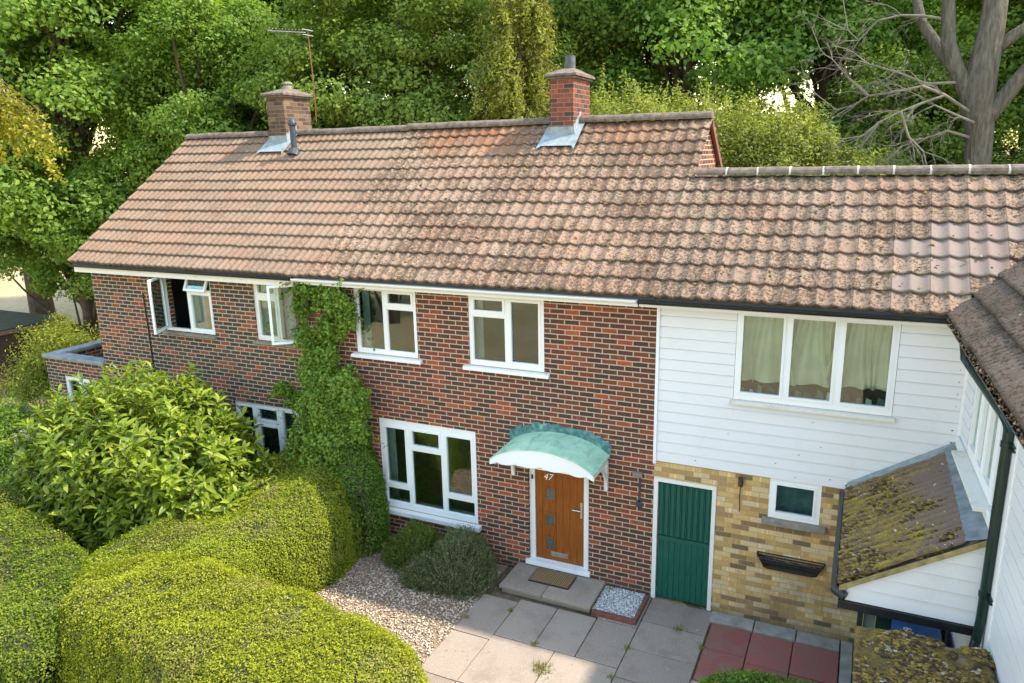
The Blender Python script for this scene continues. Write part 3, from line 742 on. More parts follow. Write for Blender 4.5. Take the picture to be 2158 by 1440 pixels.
# chimney builder
def chimney(parent, x0, x1, y0, y1, zt, mat, pot, label=None, apron='lead_pale'):
    mb = MB(); zb = zroof(y0)-.3
    mb.box(WIDE, x0, x1, -y0, -y1, zb, zt)
    ch = mb.build('chimney', mat, parent)
    if label: ch['label'] = label
    c = MB(); o = .075
    c.box(WIDE, x0-o*.55, x1+o*.55, -y0+o*.55, -y1-o*.55, zt+.001, zt+.035)
    c.box(WIDE, x0-o, x1+o, -y0+o, -y1-o, zt+.036, zt+.075)
    a, b = .17, .20
    cx, cy = (x0+x1)/2, (y0+y1)/2
    def P(x, y, z): return (x, y, z)
    c.hexa([P(x0-o, y0-o, zt+.076), P(x1+o, y0-o, zt+.076), P(x1+o, y1+o, zt+.076), P(x0-o, y1+o, zt+.076),
            P(cx-.10, cy-.12, zt+.19), P(cx+.10, cy-.12, zt+.19), P(cx+.10, cy+.12, zt+.19), P(cx-.10, cy+.12, zt+.19)])
    c.build('cap', M['ridge_solid'], ch, bevel=.008)
    p = MB()
    if pot == 'round':
        p.tube([(cx, cy, zt+.17), (cx, cy, zt+.235), (cx, cy, zt+.26), (cx, cy, zt+.285), (cx, cy, zt+.32), (cx, cy, zt+.335)], [.10, .10, .075, .11, .10, .03], 14)
        p.build('pot', M['stone_sill'], ch, smooth=False)
    else:
        p.tube([(cx, cy, zt+.16), (cx, cy, zt+.40), (cx, cy, zt+.405), (cx, cy, zt+.36)], [.095, .092, .075, .07], 16)
        p.build('pot', M['pot'], ch)
    f = MB(); g = .05                       # front apron and stepped side flashing, lying on the slope
    def on(y, h=.088): return zroof(y)+h
    f.face([(x0-.11, y0-.26, on(y0-.26)), (x1+.08, y0-.26, on(y0-.26)), (x1+.03, y0-.006, on(y0)+.0), (x0-.05, y0-.006, on(y0))])
    f.face([(x0-.05, y0-.006, on(y0)), (x1+.03, y0-.006, on(y0)), (x1+.012, y0-.008, on(y0)+.13), (x0-.012, y0-.008, on(y0)+.13)])
    for sx, xx in ((1, x1), (-1, x0)):
        n = 4; ys = [y0-.01+(RY-y0+.01)*i/n for i in range(n+1)]
        for i in range(n):
            f.face([(xx+sx*.010, ys[i], on(ys[i], .03)), (xx+sx*.010, ys[i+1], on(ys[i+1], .03)), (xx+sx*.010, ys[i+1], on(ys[i+1])+.13), (xx+sx*.010, ys[i], on(ys[i+1])+.13-.03)])
        f.face([(xx+sx*.011, y0-.2, on(y0-.2)), (xx+sx*.13, y0-.34, on(y0-.34)), (xx+sx*.11, RY, on(RY)), (xx+sx*.011, RY, on(RY, .09))])
    f.build('flashing', M[apron], ch, fix=False)
    return ch
M['pot'] = plain('dark grey chimney pot', (.09, .095, .10), .8, 16, .4)
ch1 = chimney(h1, -8.88, -8.44, 2.62, 3.45, 7.66, M['brick_chimney'], 'round', 'tan brick chimney with a low round pot', 'lead_pale')
fl = MB(); fy = 2.34; fz = zroof(fy)
fl.tube([(-8.02, fy-.04, fz+.02), (-8.02, fy, fz+.14), (-8.02, fy, fz+.16)], [.13, .10, .075], 14)
fl.tube([(-8.02, fy, fz+.12), (-8.02, fy, fz+.58)], [.058, .058], 14)
fl.tube([(-8.02, fy, fz+.575), (-8.02, fy, fz+.60), (-8.02, fy, fz+.64), (-8.02, fy, fz+.70), (-8.02, fy, fz+.73)], [.058, .085, .085, .06, .02], 14)
M['flue'] = plain('dark slate flue', (.035, .05, .06), .5, 12, .3)
fl.build('flue_pipe', M['flue'], h1, smooth=False)
# aerial on the chimney
ae = MB(); ax, ay = -8.34, 3.50
ae.tube([(ax, ay-.02, 7.2), (ax, ay-.02, 8.1), (ax-.04, ay-.02, 9.0)], .012, 8)
aer = ae.build('television_aerial', M['rust'], h1)
aa = MB(); D_ = Vector((-.97, -.15, .10)).normalized(); o_ = Vector((ax-.04, ay-.02, 8.98))
aa.tube([o_+D_*.05, o_-D_*(-.95)], .008, 6)
for i in range(11):
    q = o_ + D_*(.12+.08*i); hl = .13-.004*i
    aa.tube([q+Vector((.1, -hl, .03)), q+Vector((-.1, hl, -.03))], .006, 5)
for s_ in (-1, 1): aa.tube([o_+Vector((0, -.16, .05*s_)), o_+Vector((0, .16, .05*s_))], .008, 5)
aa.build('aerial_array', M['alu'], aer)

cb = MB(); cb.tube([(-9.98, -.012, 4.0), (-9.96, -.012, 3.2), (-9.97, -.012, 1.8)], .014, 6); cb.build('old_cable', M['black_plastic'], h1)
# extension at the far left of the end house
ex = empty('flat_roof_extension', (-12.3, 1.5, 0), 'low brick extension with grey coping at the far left end of the terrace', 'extension')
mb = MB()
mb.panel(FAC, -13.3, -11.41, -.1, 2.42, [(-12.78, -11.75, 1.0, 2.06)], -.01, -.24)
mb.box(Fr((-13.3, 0, 0), (0, 1, 0), (-1, 0, 0)), .25, 3.4, 0, -.22, -.1, 2.42)
mb.box(Fr((-13.3, 0, 0), (0, 1, 0), (-1, 0, 0)), 3.4, 3.62, 0, -1.88, -.1, 2.42)
mb.build('wall', M['brick_left'], ex)
cp = MB()
cp.box(WIDE, -13.34, -11.41, .035, -.26, 2.421, 2.49); cp.box(WIDE, -13.34, -13.04, -.261, -3.66, 2.421, 2.49)
cp.build('coping', M['coping'], ex, bevel=.01)
MB().box(WIDE, -13.07, -11.42, -.25, -3.4, 2.15, 2.2).build('flat_roof', M['felt'], ex)
wx = window(ex, FAC, -12.78, -11.75, 1.0, 2.06, [(-12.72, -12.3, 1.06, 2.0), (-12.24, -11.81, 1.06, 2.0)], sill=(.04, .06, .05))

# ------------------------------------------------------------------ HOUSE 47
RY2X = 1.60
h2 = empty('brick_house', (-2.8, 0, 0), 'red brick middle house with an orange brown front door under a green copper canopy', 'house')
W3 = (-5.05, -3.86, 3.30, 4.42); W4 = (-2.93, -1.68, 3.30, 4.42); GW = (-4.70, -2.87, .60, 2.20); DR = (-1.97, -.98, .05, 2.18)
mb = MB()
mb.panel(FAC, PARTY+.001, 0, -.1, ZT, [W3, W4, GW, DR], 0, -.26)
mb.panel(BK, PARTY+.001, 0, -.1, ZT, [], 0, -.26)
gable_prism(mb, -.25, .249)
mb.build('wall', M['brick_mid'], h2)
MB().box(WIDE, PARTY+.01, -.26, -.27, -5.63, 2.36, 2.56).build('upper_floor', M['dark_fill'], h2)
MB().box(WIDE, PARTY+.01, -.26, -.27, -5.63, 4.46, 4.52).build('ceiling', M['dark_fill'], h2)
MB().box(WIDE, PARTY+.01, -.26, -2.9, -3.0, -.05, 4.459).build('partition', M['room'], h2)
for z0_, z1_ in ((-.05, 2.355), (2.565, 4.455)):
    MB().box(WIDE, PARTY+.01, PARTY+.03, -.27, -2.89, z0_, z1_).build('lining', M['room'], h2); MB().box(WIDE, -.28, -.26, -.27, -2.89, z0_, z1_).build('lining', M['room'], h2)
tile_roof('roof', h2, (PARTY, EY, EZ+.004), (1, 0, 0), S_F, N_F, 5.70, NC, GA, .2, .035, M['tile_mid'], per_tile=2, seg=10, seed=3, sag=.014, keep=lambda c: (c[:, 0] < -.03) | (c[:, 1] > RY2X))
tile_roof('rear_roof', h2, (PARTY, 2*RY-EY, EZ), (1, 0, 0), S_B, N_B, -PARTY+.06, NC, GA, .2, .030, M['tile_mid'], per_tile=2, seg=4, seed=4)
ridge_run(h2, (PARTY-.05, RY, RZ+.04), (.07, RY, RZ+.04), .12, M['ridge_solid'], seed=4)
deck(h2, PARTY+.001, .02)
# verge mortar and dark rear verge
vb = MB(); vb.prism([(.021, RY, RZ+.01), (.021, 2*RY+.3, zroof(-.3)+.01), (.021, 2*RY+.3, zroof(-.3)-.1), (.021, RY, RZ-.12)], (.05, 0, 0))
vb.build('verge', M['terracotta'], h2)
ft = MB(); ft.box(WIDE, .0, .07, -3.72, -3.90, 6.28, 6.34); ft.box(WIDE, .0, .05, -3.74, -3.78, 6.16, 6.28); ft.build('bracket', M['black_iron'], h2)
gutter(h2, FAC, PARTY-.38, -.22, 4.54, .26, 'white_frame', 'white_frame', fz0=4.435)
w3 = window(h2, FAC, *W3, [(-4.99, -4.50, 3.37, 4.36, 'f'), (-4.43, -3.92, 4.13, 4.36), (-4.43, -3.92, 3.37, 4.07, 'f')], sill=(.08, .07, .07), recess=.02)
curtain(w3, FAC, -5.0, -4.86, 3.2, 4.42, -.16, 'curtain_grey', waves=2, depth=.012)
w4 = window(h2, FAC, *W4, [(-2.87, -2.32, 4.13, 4.36), (-2.87, -2.32, 3.37, 4.07, 'f'), (-2.25, -1.74, 3.37, 4.36)], sill=(.09, .07, .07), recess=.02)
curtain(w4, FAC, -2.92, -2.76, 3.2, 4.42, -.16, 'curtain_grey', waves=2, depth=.012)
gw = window(h2, FAC, *GW, [(-4.63, -4.17, 1.02, 2.08), (-4.63, -4.17, .70, .96, 'f'), (-4.10, -3.52, 1.76, 2.08), (-4.10, -3.52, .70, 1.70, 'f'), (-3.45, -2.93, 1.02, 2.08), (-3.45, -2.93, .70, .96, 'f')], sill=(.06, .09, .09), sillmat='white_old', recess=.012, label='large downstairs window with flaking white sill')
curtain(gw, FAC, -4.66, -4.50, .55, 2.15, -.16, 'curtain_grey', waves=2, depth=.012)
ib = MB(); ib.box(FAC, -4.75, -2.8, -.26, -.10, .58, .64); ib.build('inner_sill', M['white_frame'], gw)
chimney(h2, -2.62, -2.19, 2.58, 3.42, 7.66, M['brick_stack'], 'tall', 'red brick chimney with a dark upright pot', 'lead_pale')
# lead strip at the right of the ridge chimney, door
dd = MB(); F = FAC
dd.panel(F, -1.97, -.98, .11, 2.18, [(-1.88, -1.075, .20, 2.10)], -.055, -.14)
dd.box(F, -2.01, -.94, -.16, .06, .125, .195)
drf = dd.build('door_frame', M['white_frame'], h2, bevel=.004)
dr = MB(); xs = np.linspace(-1.88, -1.075, 8)
for i in range(7): dr.box(F, xs[i]+.003, xs[i+1]-.003, -.075, -.12, .205, 2.098)
dr.box(F, -1.879, -1.076, -.081, -.119, .206, 2.097)
door = dr.build('front_door', M['door_wood'], h2, bevel=.002)
for zc in (.49, .90, 1.33, 1.76):
    fr_ = MB(); fr_.panel(F, -1.72, -1.54, zc-.12, zc+.12, [(-1.695, -1.565, zc-.095, zc+.095)], -.066, -.074)
    p_ = fr_.build('door_light', M['door_wood'], door, bevel=.002)
    MB().box(F, -1.694, -1.566, -.0705, -.0735, zc-.094, zc+.094).build('door_glass', M['door_glass'] if 'door_glass' in M else plain('leaded obscured glass', (.10, .115, .11), .15, 60, .8, spec=.8), door)
hm = MB(); hm.box(F, -1.135, -1.10, -.060, -.074, 1.02, 1.28); hm.tube([F.p(-1.118, -.06, 1.16), F.p(-1.118, -.015, 1.16), F.p(-1.25, -.012, 1.16)], .011, 8)
hm.build('handle', M['steel'], door)
lb = MB(); lb.box(F, -1.62, -1.34, -.062, -.074, .285, .36); lb.box(F, -1.60, -1.36, -.057, -.0615, .30, .345); lb.build('letterbox', M['steel'], door, bevel=.003)
text_mesh('47', .15, .004, F.p(-1.745, -.069, 1.565), (1, 0, 0), (0, 0, 1), 'door_number', M['white_paint'], door, shear=.3)
be = MB(); be.box(F, -1.935, -1.905, -.035, -.053, 1.55, 1.62); be.build('doorbell', M['black_plastic'], h2, bevel=.003)
# door canopy
cn = MB(); XC, HW, Z0, RISE, DEP = -1.455, .80, 2.15, .245, .74
def arc(t, dz=0, hw=HW, rs=RISE): # t -1..1
    a = t*1.08; R_ = 1/math.sin(1.08)
    return XC+hw*math.sin(a)*R_, Z0+dz+rs*(math.cos(a)-math.cos(1.08))/(1-math.cos(1.08))
N_ = 28
for i in range(N_):
    t0, t1 = -1+2*i/N_, -1+2*(i+1)/N_
    (x0, z0), (x1, z1) = arc(t0), arc(t1)
    cn.hexa([(x0, -.003, z0-.014), (x1, -.003, z1-.014), (x1, -DEP, z1-.034), (x0, -DEP, z0-.034), (x0, -.003, z0), (x1, -.003, z1), (x1, -DEP, z1-.02), (x0, -DEP, z0-.02)])
can = cn.build('door_canopy', M['copper'], h2)
can['label'] = 'green copper barrel canopy over the front door'
fs = MB()
for i in range(N_*2):
    t0, t1 = -1+i/N_, -1+(i+1)/N_
    (x0, z0), (x1, z1) = arc(t0, -.036), arc(t1, -.036)
    def bot(t, z): return (Z0-.07) + .04*(1-t*t) - .035*abs(math.sin(t*math.pi*2.5)) + 0*z
    fs.hexa([(x0, -DEP+.035, min(z0-.004, bot(t0, z0))), (x1, -DEP+.035, min(z1-.004, bot(t1, z1))), (x1, -DEP+.008, min(z1-.004, bot(t1, z1))), (x0, -DEP+.008, min(z0-.004, bot(t0, z0))),
             (x0, -DEP+.035, z0), (x1, -DEP+.035, z1), (x1, -DEP+.008, z1), (x0, -DEP+.008, z0)])
fs.build('canopy_fascia', M['white_frame'], can)
sf = MB(); sf.box(FAC, XC-HW+.04, XC+HW-.04, .0, DEP-.04, Z0-.075, Z0-.055); sf.build('canopy_soffit', M['white_frame'], can)
for xx in (XC-HW+.02, XC+HW-.075):
    br = MB(); br.box(FAC, xx, xx+.055, .002, .05, 1.60, Z0-.076)
    K = 10; prev = None
    for i in range(K):
        a0, a1 = i/K*math.pi/2, (i+1)/K*math.pi/2
        def q(a, r): return (.045+.36*(1-math.cos(a))*r, Z0-.08-.42*(1-math.sin(a)) if r else 0)
        y0, z0 = .05+.38*(1-math.cos(a0)), Z0-.50+.42*math.sin(a0); y1, z1 = .05+.38*(1-math.cos(a1)), Z0-.50+.42*math.sin(a1)
        br.hexa([(xx+.01, -y0, z0-.035), (xx+.045, -y0, z0-.035), (xx+.045, -y1, z1-.035), (xx+.01, -y1, z1-.035), (xx+.01, -y0+.03, z0+.03), (xx+.045, -y0+.03, z0+.03), (xx+.045, -y1+.03, z1+.03), (xx+.01, -y1+.03, z1+.03)])
    br.box(FAC, xx+.004, xx+.05, .05, DEP-.06, Z0-.115, Z0-.077)
    br.build('bracket', M['white_old'], can, bevel=.004)
jf = MB(); rr = random.Random(5); ja = []
nj = 11
for i in range(nj):
    t0, t1 = -1.0+2.0*i/nj, -1.0+2.0*(i+1)/nj
    (x0, z0), (x1, z1) = arc(t0, .0), arc(t1, .0); (xm, zm) = arc((t0+t1)/2, 0)
    h0 = rr.uniform(.14, .19); 
    top = max(z0, z1) + h0*.8
    jf.prism([(x0, -.016-.001*(i % 2), z0-.01), (x1, -.016-.001*(i % 2), z1-.01), (x1+.03, -.016-.001*(i % 2), (z1+.09 if i < nj/2 else z0+.05)+rr.uniform(-.02, .02)), (xm+.02, -.016-.001*(i % 2), top), (x0-.01, -.016-.001*(i % 2), top-rr.uniform(0, .05))], (0, .012, 0))
jf.build('canopy_flashing', M['copper_dark'], can)
# alarm box with old conduit scar
bx = MB(); bx.box(FAC, -.30, -.16, .002, .06, 1.90, 1.97); bx.build('junction_box', M['stone_sill'], h2, bevel=.004)
bx = MB(); bx.box(FAC, -.22, -.185, .002, .012, 1.50, 1.88); bx.box(FAC, -.25, -.16, .002, .012, 1.42, 1.53); bx.build('conduit', M['felt'], h2, bevel=.002)
# doorstep
st = MB(); st.hexa([(-2.15, -.74, .045), (-1.452, -.75, .045), (-1.452, -.01, .045), (-2.15, -.01, .045), (-2.15, -.74, .10), (-1.452, -.75, .10), (-1.452, -.01, .10), (-2.15, -.01, .10)])
st.hexa([(-1.445, -.75, .045), (-.69, -.76, .045), (-.69, -.01, .045), (-1.445, -.01, .045), (-1.445, -.75, .10), (-.69, -.76, .10), (-.69, -.01, .10), (-1.445, -.01, .10)])
st.box(FAC, -2.12, -.72, .01, .70, -.04, .044)
tag(st.build('doorstep', M['paving'], bevel=.008, loc=(-1.4, -.4, 0)), 'low doorstep of two paving slabs below the orange brown door', 'doorstep')
dm = empty('door_mat', (-1.46, -.28, .1), 'woven brown coir mat with black edge on the doorstep', 'door mat')
MB().box(FAC, -1.79, -1.13, .10, .47, .1025, .118).build('rubber_edge', M['rubber'], dm)
MB().box(FAC, -1.775, -1.145, .115, .455, .1185, .122).build('coir_weave', M['coir'], dm)
# little white gravel bed
gb = empty('gravel_planter', (-.33, -.42, 0), 'small raised bed of white gravel edged in red brick by the doorstep', 'gravel bed')
e_ = MB(); e_.box(FAC, -.66, -.005, .70, .78, -.04, .06); e_.box(FAC, -.06, -.006, .06, .699, -.04, .06); e_.build('brick_edging', M['terracotta'], gb, bevel=.008)
MB().box(FAC, -.68, -.061, .02, .699, -.04, .030).build('gravel_base', M['gravel_white_base'], gb)
gg = gravel('white_gravel', lambda x, y: x > -9, (-.68, -.07, -.69, -.03), 1500, .014, M['gravel_white'], .036, 8, gb); gg['kind'] = 'stuff'

# ------------------------------------------------------------------ CLAD HOUSE (between)
h3 = empty('clad_house', (1.8, 0, 0), 'house with white boarded upper floor over yellow brick and a green passage door', 'house')
WW = (1.04, 2.92, 3.24, 4.43); SW = (1.57, 2.21, 1.62, 2.19); GD = (0.0, .88, -.0, 1.93)
mb = MB(); mb.panel(FAC, .002, 3.90, -.12, 2.24, [SW, (.002, .88, -.02, 1.93)], 0, -.26)
mb.build('wall', M['brick_yellow'], h3)
iw = MB(); iw.panel(FAC, .002, 3.95, 2.24, ZT+.02, [WW], -.003, -.26)
iw.panel(Fr((0, 3.5, 0), (1, 0, 0), (0, 1, 0)), .002, 8.0, -.1, ZT, [], 0, -.2)
iw.box(WIDE, .002, 3.9, -.265, -3.28, 2.3, 2.5); iw.box(WIDE, .002, 3.9, -.265, -3.28, 4.46, 4.52)
iw.box(Fr((.9, 0, 0), (0, 1, 0), (1, 0, 0)), .265, 3.28, 0, .1, -.1, 2.29)
iw.build('inner_wall', M['dark_fill'], h3)
def boards(F, u0, u1, z0, z1, holes, parent, pitch=.15, name='cladding', clip=None):
    mb = MB(); n = int(math.ceil((z1-z0)/pitch-1e-6))
    for i in range(n):
        a = z0+i*pitch; b = min(a+pitch, z1); zc = (a+b)/2; 
        ivs = [(u0, u1)]
        for h in holes:
            if h[2] < zc < h[3]:
                nv = []
                for (p, q) in ivs:
                    if h[0] > p: nv.append((p, min(q, h[0])))
                    if h[1] < q: nv.append((max(p, h[1]), q))
                    if h[1] <= p or h[0] >= q: pass
                ivs = [t for t in nv if t[1]-t[0] > .005]
        for (p, q) in ivs:
            if clip: p, q = clip(zc, p, q)
            if q-p < .01: continue
            mb.hexa([F.p(p, .0, a), F.p(q, .0, a), F.p(q, .026, a+.004), F.p(p, .026, a+.004), F.p(p, .0, b-.001), F.p(q, .0, b-.001), F.p(q, .012, b-.004), F.p(p, .012, b-.004)])
            mb.hexa([F.p(p, .0, a+.006), F.p(q, .0, a+.006), F.p(q, .0265, a+.010), F.p(p, .0265, a+.010), F.p(p, .0, b-.016), F.p(q, .0, b-.016), F.p(q, .0215, b-.016), F.p(p, .0215, b-.016)])
    return mb.build(name, M['board'], parent)
boards(FAC, .03, 3.66, 2.19, 4.44, [(1.035, 2.925, 3.20, 4.5)], h3)
tr = MB(); tr.box(FAC, -.012, .032, .002, .045, 2.15, 4.45); tr.box(FAC, 3.645, 3.675, .002, .04, 2.9, 4.45); tr.box(FAC, .033, 3.64, .002, .045, 4.425, 4.46)
tr.build('trim', M['white_frame'], h3, bevel=.003)
nl = MB(); rn = random.Random(12)
for i in range(15):
    for xx in (3.58,):
        z_ = 2.19+.15*i+.05
        nl.box(FAC, xx-.006+rn.uniform(-.02, .02), xx+.006, .02, .031, z_, z_+.012)
for i in range(9):
    xx = rn.uniform(.3, 3.4); z_ = 2.19+.15*rn.randrange(0, 6)+rn.uniform(.03, .1); nl.box(FAC, xx, xx+rn.uniform(.008, .02), .02, .0305, z_, z_+.008)
no = nl.build('nail_heads', M['rust'], h3); no['kind'] = 'stuff'
ww = window(h3, FAC, *WW, [(1.09, 1.64, 3.31, 4.40), (1.69, 2.24, 3.31, 4.40), (2.30, 2.87, 3.31, 4.40)], sill=(.04, .09, .06), sillmat='sill_dirty', recess=-.03, sash=.032, label='wide triple window with cream curtains hung close to the glass')
for i, (a, b) in enumerate(((1.08, 1.66), (1.66, 2.26), (2.27, 2.90))):
    curtain(ww, FAC, a, b, 3.46+.02*i, 4.44, -.15, 'curtain_cream', waves=4+i, depth=.055, seed=i, splay=.2, gather=.12, nz=18)
rr = random.Random(3)
for i in range(15):
    x = 1.10+.117*i+rr.uniform(-.02, .02)
    if abs(x-1.66) < .07 or abs(x-2.27) < .07: continue
    cl = MB(); a_ = rr.uniform(.05, .10); z_ = rr.uniform(.03, .11); v_ = rr.uniform(-.10, -.08)
    cl.hexa([FAC.p(x, v_, 3.30), FAC.p(x+a_, v_, 3.30), FAC.p(x+a_, v_+.03, 3.30), FAC.p(x, v_+.03, 3.30), FAC.p(x+.01, v_, 3.33+z_), FAC.p(x+a_-.01, v_, 3.33+z_*.7), FAC.p(x+a_-.01, v_+.02, 3.33+z_*.7), FAC.p(x+.01, v_+.02, 3.33+z_)])
    cl.build('windowsill_item', M[('clutter', 'curtain_white', 'clutter', 'felt')[i % 4]], ww)
sw = window(h3, FAC, *SW, [(1.63, 2.15, 1.68, 2.13, 's')], recess=.0, sash=.03)
curtain(sw, FAC, 1.58, 2.2, 1.6, 2.0, -.2, 'curtain_blue', waves=3)
s_ = MB(); s_.hexa([F.p(1.50, .002, 1.535), F.p(2.30, .002, 1.535), F.p(2.30, .075, 1.53), F.p(1.50, .075, 1.53), F.p(1.50, .002, 1.62), F.p(2.30, .002, 1.62), F.p(2.30, .075, 1.60), F.p(1.50, .075, 1.60)])
s_.build('sill', M['stone_sill'], sw, bevel=.006)
gf = MB(); gf.panel(FAC, .005, .88, -.0, 1.93, [(.065, .825, -.01, 1.875)], .012, -.10); gf.build('passage_door_frame', M['white_old'], h3, bevel=.003)
gd = MB(); gd.box(FAC, .067, .823, -.055, -.085, .02, 1.87)
n = 9; xs = np.linspace(.075, .815, n+1)
for i in range(n):
    gd.box(FAC, xs[i]+.004, xs[i+1]-.004, -.035, -.054, 1.03, 1.86)
    gd.box(FAC, (xs[i]*.72+xs[i+1]*.28), (xs[i]*.28+xs[i+1]*.72), -.018, -.034, 1.04, 1.85)
gd.box(FAC, .068, .822, -.022, -.054, .95, 1.02)
for i in range(n): gd.box(FAC, xs[i]+.0015, xs[i+1]-.0015, -.030, -.054, .03, .945)
pdoor = gd.build('passage_door', M['green_door'], h3, bevel=.002)
pdoor['label'] = 'bottle green boarded passage door with ribbed upper half'
# wall lamp with dangling cable
wl = MB(); wl.tube([F.p(1.20, .05, 2.02), F.p(1.20, .05, 2.14)], [.034, .034], 10); wl.box(F, 1.18, 1.22, .002, .04, 2.06, 2.10); wl.tube([F.p(1.20, .03, 2.03), F.p(1.19, .02, 1.85), F.p(1.20, .015, 1.62)], .006, 6)
wl.build('wall_lamp', M['rustdark'] if 'rustdark' in M else plain('dark brown lamp', (.07, .045, .03), .7, 20, .5), h3)
# roof of clad house, one plane with the terrace, lower ridge
RY2 = 1.75; RZ2 = zroof(RY2); NC2 = 8; GA2 = GA
CLEAN = {(3, 7), (4, 8), (4, 9), (4, 10), (3, 8), (3, 9), (2, 8), (2, 9), (1, 7), (1, 8)}
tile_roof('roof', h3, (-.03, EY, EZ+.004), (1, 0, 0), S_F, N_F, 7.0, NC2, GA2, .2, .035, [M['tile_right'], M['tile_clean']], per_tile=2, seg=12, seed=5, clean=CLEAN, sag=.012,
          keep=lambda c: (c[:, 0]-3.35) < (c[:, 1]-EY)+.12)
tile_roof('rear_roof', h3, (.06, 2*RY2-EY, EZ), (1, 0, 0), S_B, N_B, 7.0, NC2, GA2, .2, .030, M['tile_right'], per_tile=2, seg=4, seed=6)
mbd = MB(); a = (.03, EY+.03, zroof(EY+.03)-.012)
mbd.prism([a, (.03, RY2, RZ2-.012), (.03, 2*RY2-EY-.03, a[2]), (.03, 2*RY2-EY-.03, a[2]-.05), (.03, RY2, RZ2-.06), (.03, a[1], a[2]-.05)], (7.0, 0, 0)); mbd.build('roof_deck', M['dark_fill'], h3)
ridge_run(h3, (.10, RY2, RZ2+.03), (7.1, RY2, RZ2+.03), .115, M['ridge_solid'], gap=.45, mortar_joints=True, seed=7)
gutter(h3, FAC, -.20, 3.36, 4.54, .26, 'black_plastic', 'white_frame', fz0=4.44)
tr_ = MB()
tp = empty('wall_trough', (1.9, -.1, 1.0), 'black wire trough planter hung on the yellow brick wall under the small window', 'planter')
K = 22
def tro(s, z): # half-boat plan
    a = math.pi*s; return (1.90-.43*math.cos(a), .02+.17*min(1, math.sin(a)*2.2))
for zz, sc_ in ((1.08, 1.), (1.04, .93), (.96, .80), (.93, .78)):
    pts = [F.p(1.90+(tro(k/K, 0)[0]-1.90)*sc_, .012+(tro(k/K, 0)[1]-.02)*sc_, zz) for k in range(K+1)]
    tr_.tube(pts+[pts[0]], .009 if zz > 1.0 else .007, 5)
for k in range(K+1):
    x, v = tro(k/K, 0); tr_.tube([F.p(x, .012+(v-.02), 1.08), F.p(1.9+(x-1.9)*.9, .012+(v-.02)*.9, 1.0), F.p(1.9+(x-1.9)*.78, .012+(v-.02)*.78, .93)], .0055, 4)
    if k < K:
        x, v = tro((k+.5)/K, 0); tr_.tube([F.p(x, .012+(v-.02), 1.08), F.p(1.9+(x-1.9)*.9, .012+(v-.02)*.9, 1.0), F.p(1.9+(x-1.9)*.78, .012+(v-.02)*.78, .93)], .0055, 4)
tr_.build('wire_frame', M['black_iron'], tp)
ln = MB(); ln.prism([F.p(1.9+(tro(k/K, 0)[0]-1.9)*.85, .014+(tro(k/K, 0)[1]-.02)*.85, .94) for k in range(K+1)], (0, 0, .075)); ln.build('liner', plain('dark liner', (.035, .03, .026), .9, 12, .5), tp)
dl = MB(); rr = random.Random(9)
for i in range(14):
    x = rr.uniform(1.6, 2.2); v = rr.uniform(.05, .13); q = F.p(x, v, 1.022); dl.face([Vector(q)+Vector((rr.uniform(-.04, .04), rr.uniform(-.02, .02), rr.uniform(0, .03))) for _ in range(4)])
dl.build('dead_leaves', plain('dead leaf', (.35, .15, .07), .8, 20, .5), tp, fix=False)

rm = np.random.default_rng(90); nm_ = 420; xx_ = rm.uniform(.3, 6.0, nm_); ss_ = rm.uniform(.05, 2.5, nm_); ok_ = xx_-3.35 < ss_*math.cos(PITCH)+EY-EY; xx_, ss_ = xx_[ok_], ss_[ok_]
lumps('moss', h3, np.stack([xx_, EY+ss_*math.cos(PITCH)-.02, EZ+ss_*math.sin(PITCH)+.045], 1), .016, M['moss_cushion'], 91)
rm = np.random.default_rng(92); nm_ = 520; xx_ = rm.uniform(PARTY+.2, -.1, nm_); ss_ = rm.uniform(.05, 3.9, nm_)
lumps('moss', h2, np.stack([xx_, EY+ss_*math.cos(PITCH)-.02, EZ+ss_*math.sin(PITCH)+.045], 1), .016, M['moss_cushion'], 93)
# ------------------------------------------------------------------ WING
h4 = empty('clad_wing_house', (4.5, -3, 0), 'white boarded house wing with mossy ribbed tiles and a dark green downpipe', 'house')
WL = 6.2
WIN = (.62, 2.05, 3.12, 4.32)
mb = MB(); mb.panel(WING, -.0, WL, -.1, 4.72, [WIN], 0, -.25)
FR_ = Fr(WO + WU*WL, -WN, WU); mb.panel(FR_, 0.251, 6.0, -.1, 4.70, [], 0, -.25)
mb.build('wall', M['dark_white'] if 'dark_white' in M else M['board'], h4)
gb_ = MB(); gb_.prism([FR_.p(0, -.01, 4.701), FR_.p(5.7, -.01, 4.701), FR_.p(2.80, -.01, 6.72)], -WU*.2); gb_.build('gable', M['board'], h4)
boards(FR_, .03, 5.9, .0, 4.65, [], h4, name='end_cladding')
boards(WING, .03, 2.46, 3.04, 4.40, [(.55, 2.12, 3.02, 4.5)], h4, name='cladding')
boards(WING, 2.72, WL, .0, 4.42, [], h4, name='cladding')
tr = MB(); tr.box(WING, .0, .035, .028, .05, 3.0, 4.42); tr.box(WING, 2.46, 2.72, .003, .032, .0, 4.42); tr.box(WING, .036, 2.459, .03, .06, 2.98, 3.10)
tr.build('trim', M['white_frame'], h4, bevel=.004)
ww2 = window(h4, WING, *WIN, [(.70, 1.10, 3.22, 4.25), (1.19, 1.50, 3.22, 4.25), (1.59, 1.97, 3.22, 4.25)], sill=(.05, .17, .05), sillmat='sill_dirty', recess=-.03, label='side window with a wide lichen spotted sill')
curtain(ww2, WING, .66, 2.0, 3.2, 4.3, -.08, 'curtain_white', waves=12, depth=.012)
mi = MB(); mi.box(WING, .0, WL-.26, -.26, -3.2, 2.3, 2.45); mi.box(WING, .3, WL-.26, -2.4, -2.5, -.1, 4.4); mi.build('inner_wall', M['dark_fill'], h4)
EW = .33
NW = -WN
